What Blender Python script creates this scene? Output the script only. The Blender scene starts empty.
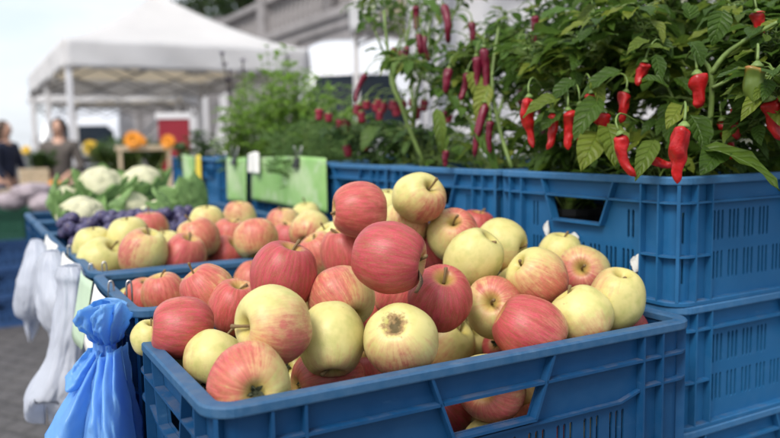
SKY_STRENGTH, SUN_STRENGTH, SUN_ANGLE, FSTOP, EXPOSURE, CLOUD = 0.15, 1.6, 22, 4.4, 0.88, (3.7, 3.9, 4.15)
import bpy, bmesh, math, random
from mathutils import Vector, Matrix, Quaternion, noise
from mathutils.geometry import tessellate_polygon
R_ = random.Random(11)
SC = bpy.context.scene
COL = SC.collection
PI = math.pi

# ------------------------------------------------------------------ camera and the street's axes
CAM_Z = 1.2
FOC = 760.0                                   # focal length in photo pixels (780 wide)
CX = Vector((0.9998, -0.0018, -0.0173)); CY = Vector((-0.0174, -0.1028, -0.9946)); CZ = Vector((0.0, 0.9947, -0.1028))
CAM = Vector((0, 0, CAM_Z))
def at(px, py, depth):                        # a photo pixel at a given distance -> world point
    return CAM + CX * ((px - 390) / FOC * depth) + CY * ((py - 219) / FOC * depth) + CZ * depth
YAW = 0.51                                    # the stalls stand turned by this much
U = Vector((math.cos(YAW), math.sin(YAW), 0)); V = Vector((-U.y, U.x, 0))
A0 = Vector((-.1434, .5657, 0))               # outer near left corner of the front crate
def uv(u, v, z): return A0 + U * u + V * v + Vector((0, 0, z))

# ------------------------------------------------------------------ object helpers
def link(o, parent=None):
    COL.objects.link(o)
    if parent is not None: o.parent = parent
    return o
def tag(o, label, cat, group=None, kind=None):
    if label: o['label'] = label
    if cat: o['category'] = cat
    if group: o['group'] = group
    if kind: o['kind'] = kind
    return o
def thing(name, label, cat, loc=(0, 0, 0), rz=0, group=None):
    o = link(bpy.data.objects.new(name, None)); o.location = loc; o.rotation_euler = (0, 0, rz)
    o.empty_display_size = .05
    return tag(o, label, cat, group)
def copy_tree(o, parent=None):
    c = o.copy(); COL.objects.link(c)
    if parent is not None: c.parent = parent
    for ch in list(o.children): copy_tree(ch, c)
    return c
class MB:
    """collects verts and faces, links them as one mesh"""
    def __init__(s): s.v = []; s.f = []; s.m = []; s.mi = 0; s.uv = []
    def add(s, vs, fs):
        b = len(s.v); s.v += [Vector(p) for p in vs]
        s.f += [[i + b for i in f] for f in fs]; s.m += [s.mi] * len(fs); return s
    def box(s, lo, hi, M=None):
        x0, y0, z0 = lo; x1, y1, z1 = hi
        vs = [Vector(p) for p in ((x0,y0,z0),(x1,y0,z0),(x1,y1,z0),(x0,y1,z0),(x0,y0,z1),(x1,y0,z1),(x1,y1,z1),(x0,y1,z1))]
        if M: vs = [M @ p for p in vs]
        return s.add(vs, [(0,3,2,1),(4,5,6,7),(0,1,5,4),(1,2,6,5),(2,3,7,6),(3,0,4,7)])
    def tube(s, pts, rad, n=8, cap=True):
        pts = [Vector(p) for p in pts]; b = len(s.v); k = len(pts)
        if not hasattr(rad, '__len__'): rad = [rad] * k
        t0 = (pts[1] - pts[0]).normalized()
        a = t0.orthogonal().normalized(); vs = []
        for i, p in enumerate(pts):
            t = (pts[min(i+1, k-1)] - pts[max(i-1, 0)]).normalized()
            a = (a - t * a.dot(t))
            a = a.normalized() if a.length > 1e-6 else t.orthogonal().normalized()
            c = t.cross(a)
            vs += [p + (a * math.cos(2*PI*j/n) + c * math.sin(2*PI*j/n)) * rad[i] for j in range(n)]
        fs = [(i*n+j, i*n+(j+1)%n, (i+1)*n+(j+1)%n, (i+1)*n+j) for i in range(k-1) for j in range(n)]
        if cap: fs += [tuple(range(n-1, -1, -1)), tuple(range((k-1)*n, k*n))]
        return s.add(vs, fs)
    def lathe(s, prof, n=24, M=None, fn=None):
        k = len(prof); vs = []
        for r, z in prof:
            for j in range(n):
                a = 2*PI*j/n; p = Vector((r*math.cos(a), r*math.sin(a), z))
                if fn: p = fn(p, a)
                vs.append(M @ p if M else p)
        fs = [(i*n+j, i*n+(j+1)%n, (i+1)*n+(j+1)%n, (i+1)*n+j) for i in range(k-1) for j in range(n)]
        return s.add(vs, fs)
    def grid(s, nu, nv, fn, thick=0):
        vs = [Vector(fn(i/nu, j/nv)) for j in range(nv+1) for i in range(nu+1)]
        fs = [(j*(nu+1)+i, j*(nu+1)+i+1, (j+1)*(nu+1)+i+1, (j+1)*(nu+1)+i) for j in range(nv) for i in range(nu)]
        return s.add(vs, fs)
    def mesh(s, name, mats, smooth=False, recalc=False, weld=0):
        me = bpy.data.meshes.new(name); me.from_pydata(s.v, [], s.f)
        for m in (mats if isinstance(mats, (list, tuple)) else [mats]): me.materials.append(m)
        if any(s.m): me.polygons.foreach_set('material_index', s.m)
        if s.uv:
            s.uv += [(9, 0, 0)]*(len(s.v)-len(s.uv)); at_ = me.attributes.new('leaf_uv', 'FLOAT_VECTOR', 'POINT'); at_.data.foreach_set('vector', [c for q in s.uv for c in q])
        if recalc or weld:
            bm = bmesh.new(); bm.from_mesh(me)
            if weld: bmesh.ops.remove_doubles(bm, verts=bm.verts, dist=weld)
            if recalc: bmesh.ops.recalc_face_normals(bm, faces=bm.faces)
            bm.to_mesh(me); bm.free()
        if smooth: me.polygons.foreach_set('use_smooth', [True] * len(me.polygons))
        me.update(); return me
    def build(s, name, mats, parent=None, smooth=False, recalc=False, weld=0):
        return link(bpy.data.objects.new(name, s.mesh(name, mats, smooth, recalc, weld)), parent)
def bevel(o, w, seg=2):
    m = o.modifiers.new('bevel', 'BEVEL'); m.width = w; m.segments = seg; m.limit_method = 'ANGLE'; m.angle_limit = math.radians(40); return o
def solid(o, t):
    m = o.modifiers.new('solid', 'SOLIDIFY'); m.thickness = t; m.offset = 0; return o
def crom(P, t):                                # Catmull-Rom through P, t in 0..1
    n = len(P) - 1; x = min(max(t, 0), .99999) * n; i = int(x); f = x - i
    p = [P[max(i-1, 0)], P[i], P[i+1], P[min(i+2, n)]]
    return p[1] * 1.0 + (p[2]-p[0]) * (.5*f) + (p[0]*2 - p[1]*5 + p[2]*4 - p[3]) * (.5*f*f) + (p[1]*3 - p[0] - p[2]*3 + p[3]) * (.5*f**3)
def curve_pts(P, n): 
    P = [Vector(p) for p in P]; return [crom(P, i/n) for i in range(n+1)]

# ------------------------------------------------------------------ material helpers
def nt(name):
    m = bpy.data.materials.new(name); m.use_nodes = True; t = m.node_tree
    return m, t, t.nodes['Principled BSDF']
def N(t, kind, **kw):
    n = t.nodes.new(kind)
    for k, v in kw.items():
        if k.startswith('i_'): n.inputs[k[2:].replace('_', ' ')].default_value = v
        else: setattr(n, k, v)
    return n
def L(t, a, b): t.links.new(a, b)
def ramp(t, src, stops, interp='LINEAR'):
    r = t.nodes.new('ShaderNodeValToRGB'); r.color_ramp.interpolation = interp
    e = r.color_ramp.elements
    while len(e) < len(stops): e.new(.5)
    for i, (p, c) in enumerate(stops): e[i].position = p; e[i].color = (c, c, c, 1) if not hasattr(c, '__len__') else (*c[:3], 1)
    if src is not None: L(t, src, r.inputs[0])
    return r.outputs[0]
def mix(t, fac, a, b, mode='MIX'):
    n = t.nodes.new('ShaderNodeMix'); n.data_type = 'RGBA'; n.blend_type = mode
    for s, i in ((fac, 0), (a, 6), (b, 7)):
        if hasattr(s, 'is_output'): L(t, s, n.inputs[i])
        elif i == 0: n.inputs[0].default_value = s
        else: n.inputs[i].default_value = (*s[:3], 1)
    return n.outputs[2]
def mth(t, op, a, b=None, c=None, clamp=False):
    n = t.nodes.new('ShaderNodeMath'); n.operation = op; n.use_clamp = clamp
    for i, s in enumerate((a, b, c)):
        if s is None: continue
        if hasattr(s, 'is_output'): L(t, s, n.inputs[i])
        else: n.inputs[i].default_value = s
    return n.outputs[0]
def noise_tex(t, vec, scale, detail=3, rough=.55):
    n = N(t, 'ShaderNodeTexNoise'); n.inputs['Scale'].default_value = scale; n.inputs['Detail'].default_value = detail; n.inputs['Roughness'].default_value = rough
    if vec is not None: L(t, vec, n.inputs['Vector'])
    return n.outputs[0]
def bump(t, b, h, strength=.2, dist=.01):
    n = N(t, 'ShaderNodeBump'); n.inputs['Strength'].default_value = strength; n.inputs['Distance'].default_value = dist
    L(t, h, n.inputs['Height']); L(t, n.outputs[0], b.inputs['Normal'])
def plain(name, col, rough=.6, var=.15, scale=6, metal=0, bumps=0, spec=.5, coat=0, sheen=0):
    """a plain surface with a little mottling"""
    m, t, b = nt(name); co = N(t, 'ShaderNodeTexCoord').outputs['Object']
    n = noise_tex(t, co, scale, 4)
    lo = tuple(c*(1-var) for c in col); hi = tuple(min(1, c*(1+var)) for c in col)
    L(t, ramp(t, n, [(.3, lo), (.7, hi)]), b.inputs['Base Color'])
    b.inputs['Roughness'].default_value = rough; b.inputs['Metallic'].default_value = metal
    b.inputs['Specular IOR Level'].default_value = spec
    if coat: b.inputs['Coat Weight'].default_value = coat
    if bumps: bump(t, b, noise_tex(t, co, scale*6, 4), bumps, .01)
    return m
def translucent(m, amount, col=None):
    t = m.node_tree; b = t.nodes['Principled BSDF']; out = t.nodes['Material Output']
    tr = N(t, 'ShaderNodeBsdfTranslucent'); mx = N(t, 'ShaderNodeMixShader'); mx.inputs[0].default_value = amount
    src = b.inputs['Base Color']
    if col: tr.inputs[0].default_value = (*col, 1)
    elif src.is_linked: L(t, src.links[0].from_socket, tr.inputs[0])
    else: tr.inputs[0].default_value = src.default_value
    L(t, b.outputs[0], mx.inputs[1]); L(t, tr.outputs[0], mx.inputs[2]); L(t, mx.outputs[0], out.inputs[0])
    return m

def mat_crate(name, col, worn, edge=.35, dusty=.40):
    m, t, b = nt(name); tc = N(t, 'ShaderNodeTexCoord').outputs['Object']; geo = N(t, 'ShaderNodeNewGeometry')
    sx = N(t, 'ShaderNodeSeparateXYZ'); L(t, geo.outputs['Normal'], sx.inputs[0])
    n1 = noise_tex(t, tc, 9, 5, .6); n2 = noise_tex(t, tc, 70, 4, .65); n3 = noise_tex(t, tc, 260, 2)
    base = ramp(t, n1, [(.25, tuple(c*.93 for c in col)), (.75, tuple(c*1.07 for c in col))])
    # pale scuffs: stretched scratches
    mp = N(t, 'ShaderNodeMapping'); mp.inputs['Scale'].default_value = (14, 14, 160); L(t, tc, mp.inputs[0])
    scr = ramp(t, noise_tex(t, mp.outputs[0], 1.0, 5, .7), [(.60, 0), (.72, 1)])
    pat = ramp(t, n2, [(.50, 0), (.68, 1)])
    c1 = mix(t, mth(t, 'MULTIPLY', mth(t, 'MULTIPLY', scr, pat), .22), base, worn)
    # brown dust lying on upward faces
    up = ramp(t, sx.outputs['Z'], [(.55, 0), (.95, 1)])
    dust = ramp(t, noise_tex(t, tc, 34, 5, .65), [(.42, 0), (.70, 1)])
    c2 = mix(t, mth(t, 'MULTIPLY', mth(t, 'MULTIPLY', up, dust), dusty), c1, (.16, .13, .11))
    # worn, whitened edges
    pt = ramp(t, geo.outputs['Pointiness'], [(.51, 0), (.56, 1)])
    c3 = mix(t, mth(t, 'MULTIPLY', mth(t, 'MULTIPLY', pt, ramp(t, n2, [(.35, .2), (.6, 1)])), edge), c2, worn)
    L(t, c3, b.inputs['Base Color'])
    L(t, ramp(t, n2, [(.3, .48), (.7, .66)]), b.inputs['Roughness']); b.inputs['Specular IOR Level'].default_value = .28
    bump(t, b, mth(t, 'ADD', n2, mth(t, 'MULTIPLY', n3, .5)), .04, .002)
    return m
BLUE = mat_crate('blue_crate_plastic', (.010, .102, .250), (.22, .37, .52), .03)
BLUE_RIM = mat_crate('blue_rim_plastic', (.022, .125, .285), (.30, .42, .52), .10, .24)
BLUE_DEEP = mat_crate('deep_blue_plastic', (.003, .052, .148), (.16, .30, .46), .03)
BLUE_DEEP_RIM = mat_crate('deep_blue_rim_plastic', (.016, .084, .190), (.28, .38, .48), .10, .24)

def mat_apple(name, streak=1.0, scar=False):
    m, t, b = nt(name)
    tc = N(t, 'ShaderNodeTexCoord').outputs['Object']
    inf = N(t, 'ShaderNodeObjectInfo')
    off = N(t, 'ShaderNodeVectorMath', operation='SCALE'); off.inputs[0].default_value = (17, 31, 23); L(t, inf.outputs['Random'], off.inputs['Scale'])
    co = N(t, 'ShaderNodeVectorMath', operation='ADD'); L(t, tc, co.inputs[0]); L(t, off.outputs[0], co.inputs[1]); co = co.outputs[0]
    bd = N(t, 'ShaderNodeAttribute', attribute_type='OBJECT', attribute_name='blush_dir')
    am = N(t, 'ShaderNodeAttribute', attribute_type='OBJECT', attribute_name='blush')
    nrm = N(t, 'ShaderNodeVectorMath', operation='NORMALIZE'); L(t, tc, nrm.inputs[0])
    dt = N(t, 'ShaderNodeVectorMath', operation='DOT_PRODUCT'); L(t, nrm.outputs[0], dt.inputs[0]); L(t, bd.outputs['Vector'], dt.inputs[1])
    # meridian coordinates for the streaks
    sp = N(t, 'ShaderNodeSeparateXYZ'); L(t, tc, sp.inputs[0])
    ang = mth(t, 'ARCTAN2', sp.outputs['Y'], sp.outputs['X'])
    cb = N(t, 'ShaderNodeCombineXYZ')
    L(t, mth(t, 'MULTIPLY', mth(t, 'SINE', ang), 2.4), cb.inputs[0]); L(t, mth(t, 'MULTIPLY', mth(t, 'COSINE', ang), 2.4), cb.inputs[1]); L(t, mth(t, 'MULTIPLY', sp.outputs['Z'], .42), cb.inputs[2])
    mer = N(t, 'ShaderNodeVectorMath', operation='ADD'); L(t, cb.outputs[0], mer.inputs[0]); L(t, off.outputs[0], mer.inputs[1]); mer = mer.outputs[0]
    s1 = noise_tex(t, mer, 3.0, 5, .75); s2 = noise_tex(t, mer, 8.5, 6, .8)
    big = noise_tex(t, co, 1.5, 3, .6); mid = noise_tex(t, co, 5.0, 4, .65); fine = noise_tex(t, co, 26, 3, .6)
    # blush mask
    k = mth(t, 'ADD', dt.outputs['Value'], mth(t, 'MULTIPLY_ADD', am.outputs['Fac'], 2.45, -1.55))
    k = mth(t, 'ADD', k, mth(t, 'MULTIPLY_ADD', big, 1.0, -.5))
    k = mth(t, 'ADD', k, mth(t, 'MULTIPLY_ADD', s1, 1.7*streak, -.85*streak))
    k = mth(t, 'ADD', k, mth(t, 'MULTIPLY_ADD', mid, 1.1, -.55))
    mask = ramp(t, mth(t, 'MULTIPLY_ADD', k, .36, .5), [(.22, 0), (.45, .40), (.62, .85), (.84, 1)])
    # yellow ground, greener near the hollows
    yel = mix(t, big, (.54, .475, .16), (.68, .62, .27))
    yel = mix(t, ramp(t, noise_tex(t, co, 2.6, 2), [(.45, 0), (.75, .6)]), yel, (.38, .40, .11))
    rnd = mth(t, 'FRACT', mth(t, 'MULTIPLY', inf.outputs['Random'], 7.31))
    pink = mix(t, rnd, (.60, .105, .105), (.53, .070, .105))
    deep = mix(t, rnd, (.31, .013, .020), (.28, .011, .030))
    sf = ramp(t, mth(t, 'ADD', mth(t, 'MULTIPLY', s2, .65), mth(t, 'MULTIPLY', s1, .35)), [(.43, 0), (.56, 1)])
    full = mth(t, 'MULTIPLY', ramp(t, am.outputs['Fac'], [(.6, 0), (1.0, .30)]), ramp(t, mask, [(.6, 0), (1, 1)]))
    red = mix(t, mth(t, 'ADD', mth(t, 'MULTIPLY', sf, ramp(t, mask, [(.35, .25), (1, .85)])), full, None, True), pink, deep)
    col = mix(t, mth(t, 'MULTIPLY', mask, ramp(t, s2, [(.42, 1.0), (.60, .84)])), yel, red)
    # fine pale freckling and lenticels
    vo = N(t, 'ShaderNodeTexVoronoi'); vo.inputs['Scale'].default_value = 13; L(t, co, vo.inputs['Vector'])
    dots = ramp(t, vo.outputs['Distance'], [(.035, 1), (.085, 0)])
    col = mix(t, mth(t, 'MULTIPLY', dots, .6), col, (.70, .50, .27))
    col = mix(t, ramp(t, fine, [(.55, 0), (.8, .16)]), col, (.66, .44, .22))
    # green-brown stem hollow, small brown marks
    rad = mth(t, 'SQRT', mth(t, 'ADD', mth(t, 'POWER', sp.outputs['X'], 2), mth(t, 'POWER', sp.outputs['Y'], 2)))
    rr = mth(t, 'ADD', rad, mth(t, 'MULTIPLY_ADD', s2, .24, -.12))
    hollow = ramp(t, rr, [(.12, 1), (.42, 0)])
    col = mix(t, mth(t, 'MULTIPLY', hollow, .8), col, (.46, .38, .085))
    core = ramp(t, rr, [(.02, 1), (.20, 0)])
    col = mix(t, mth(t, 'MULTIPLY', core, .75), col, (.17, .105, .035))
    br = noise_tex(t, co, 3.1, 5, .7)
    col = mix(t, ramp(t, br, [(.70, 0), (.745, .65)]), col, (.27, .15, .055))
    rough = ramp(t, mid, [(.3, .33), (.7, .47)])
    if scar:
        ed = mth(t, 'ADD', rad, mth(t, 'MULTIPLY_ADD', noise_tex(t, co, 3.4, 5, .7), .9, -.45))
        zn = ramp(t, sp.outputs['Z'], [(.0, 1), (.01, 0)])
        sc = mth(t, 'MULTIPLY', ramp(t, ed, [(.27, 1), (.37, 0)]), zn)
        col = mix(t, mth(t, 'MULTIPLY', sc, .92), col, mix(t, ramp(t, noise_tex(t, co, 12, 4), [(.35, 0), (.65, 1)]), (.22, .12, .05), (.40, .27, .13)))
        col = mix(t, mth(t, 'MULTIPLY', ramp(t, ed, [(.10, 1), (.24, 0)]), mth(t, 'MULTIPLY', zn, .85)), col, (.075, .060, .022))
        rough = mth(t, 'ADD', rough, mth(t, 'MULTIPLY', sc, .4))
    L(t, col, b.inputs['Base Color']); L(t, rough, b.inputs['Roughness'])
    b.inputs['Specular IOR Level'].default_value = .36
    b.inputs['Subsurface Weight'].default_value = .05; b.inputs['Subsurface Radius'].default_value = (.012, .005, .002); b.inputs['Subsurface Scale'].default_value = 1.0
    bump(t, b, mth(t, 'ADD', fine, mth(t, 'MULTIPLY', s2, .8)), .09, .02)
    return m
APPLE = mat_apple('apple_skin'); APPLE_SCAR = mat_apple('scarred_apple_skin', 1, True)
STEM = plain('apple_stem', (.17, .11, .045), .75, .4, 90)
CALYX = plain('dried_calyx', (.05, .055, .025), .85, .5, 60)
def mat_leaf(name, c0, c1, c2, trans=.3, rough=.42):
    m, t, b = nt(name); geo = N(t, 'ShaderNodeNewGeometry'); tc = N(t, 'ShaderNodeTexCoord').outputs['Object']
    c = ramp(t, geo.outputs['Random Per Island'], [(0, c0), (.55, c1), (.9, c2), (1, c2)])
    n = noise_tex(t, tc, 90, 4, .6)
    c = mix(t, .35, c, ramp(t, n, [(.3, tuple(x*.55 for x in c1)), (.7, tuple(min(1, x*1.5) for x in c1))]))
    c = mix(t, mth(t, 'MULTIPLY', geo.outputs['Backfacing'], .35), c, tuple(min(1, x*1.7+.02) for x in c1))
    lu = N(t, 'ShaderNodeAttribute', attribute_name='leaf_uv'); ls = N(t, 'ShaderNodeSeparateXYZ'); L(t, lu.outputs['Vector'], ls.inputs[0])
    ax = mth(t, 'ABSOLUTE', ls.outputs['X']); rib = ramp(t, ax, [(.03, 1), (.10, 0)])
    sv = mth(t, 'ABSOLUTE', mth(t, 'SUBTRACT', mth(t, 'FRACT', mth(t, 'SUBTRACT', mth(t, 'MULTIPLY', ls.outputs['Y'], 6.5), mth(t, 'MULTIPLY', ax, 1.5))), .5))
    vein = mth(t, 'MAXIMUM', rib, mth(t, 'MULTIPLY', ramp(t, sv, [(.03, 1), (.12, 0)]), .55))
    c = mix(t, mth(t, 'MULTIPLY', vein, .24), c, tuple(min(1, x*1.9+.015) for x in c1))
    L(t, c, b.inputs['Base Color']); b.inputs['Roughness'].default_value = rough; b.inputs['Specular IOR Level'].default_value = .28
    puff_ = ramp(t, sv, [(.0, 0), (.30, 1)])
    bump(t, b, mth(t, 'ADD', mth(t, 'MULTIPLY', n, .5), mth(t, 'SUBTRACT', puff_, mth(t, 'MULTIPLY', rib, .8))), .5, .004)
    return translucent(m, trans)
LEAF_PEP = mat_leaf('pepper_leaf', (.030, .070, .010), (.068, .132, .018), (.26, .30, .036), .45)
LEAF_CAY = mat_leaf('cayenne_leaf', (.055, .125, .024), (.10, .19, .035), (.30, .32, .05), .38)
LEAF_DARK = mat_leaf('dark_small_leaf', (.030, .070, .020), (.055, .11, .028), (.10, .17, .035))
LEAF_HERB = mat_leaf('herb_leaf', (.11, .22, .035), (.19, .33, .05), (.30, .44, .10), .4)
LEAF_CAUL = mat_leaf('cauliflower_leaf', (.10, .21, .075), (.19, .32, .11), (.33, .45, .19), .25, .5)
LEAF_FLOW = mat_leaf('flower_leaf', (.03, .07, .02), (.06, .12, .025), (.12, .18, .04))
STALK = plain('green_stalk', (.13, .20, .045), .5, .3, 60)
STALK_DARK = plain('dark_stalk', (.06, .05, .04), .6, .3, 60)
PEP_RED = plain('red_pepper_skin', (.38, .008, .010), .34, .3, 60, 0, .15, .45)
PEP_GREEN = plain('green_pepper_skin', (.10, .15, .02), .3, .3, 40, 0, .06)
def mat_turning(z0):
    m, t, b = nt('turning_pepper_skin'); tc = N(t, 'ShaderNodeTexCoord').outputs['Object']; s = N(t, 'ShaderNodeSeparateXYZ'); L(t, tc, s.inputs[0])
    z = mth(t, 'ADD', mth(t, 'MULTIPLY_ADD', s.outputs['Z'], 30.0, -z0*30), mth(t, 'MULTIPLY', noise_tex(t, tc, 120, 3), .5))
    L(t, ramp(t, z, [(.35, (.09, .14, .02)), (.6, (.30, .12, .02)), (.8, (.50, .10, .02))]), b.inputs['Base Color']); b.inputs['Roughness'].default_value = .35
    return m
PEP_CAY = plain('purple_red_pepper_skin', (.135, .006, .024), .38, .35, 40, 0, .1)
PEP_PINK = plain('small_red_pepper_skin', (.23, .016, .036), .4, .3, 40)
PETAL_W = plain('white_blossom', (.75, .78, .62), .6, .1)
SOIL = plain('potting_soil', (.02, .015, .01), .95, .5, 60, 0, .6)
POT = plain('black_plant_pot', (.015, .015, .016), .5)
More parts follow.
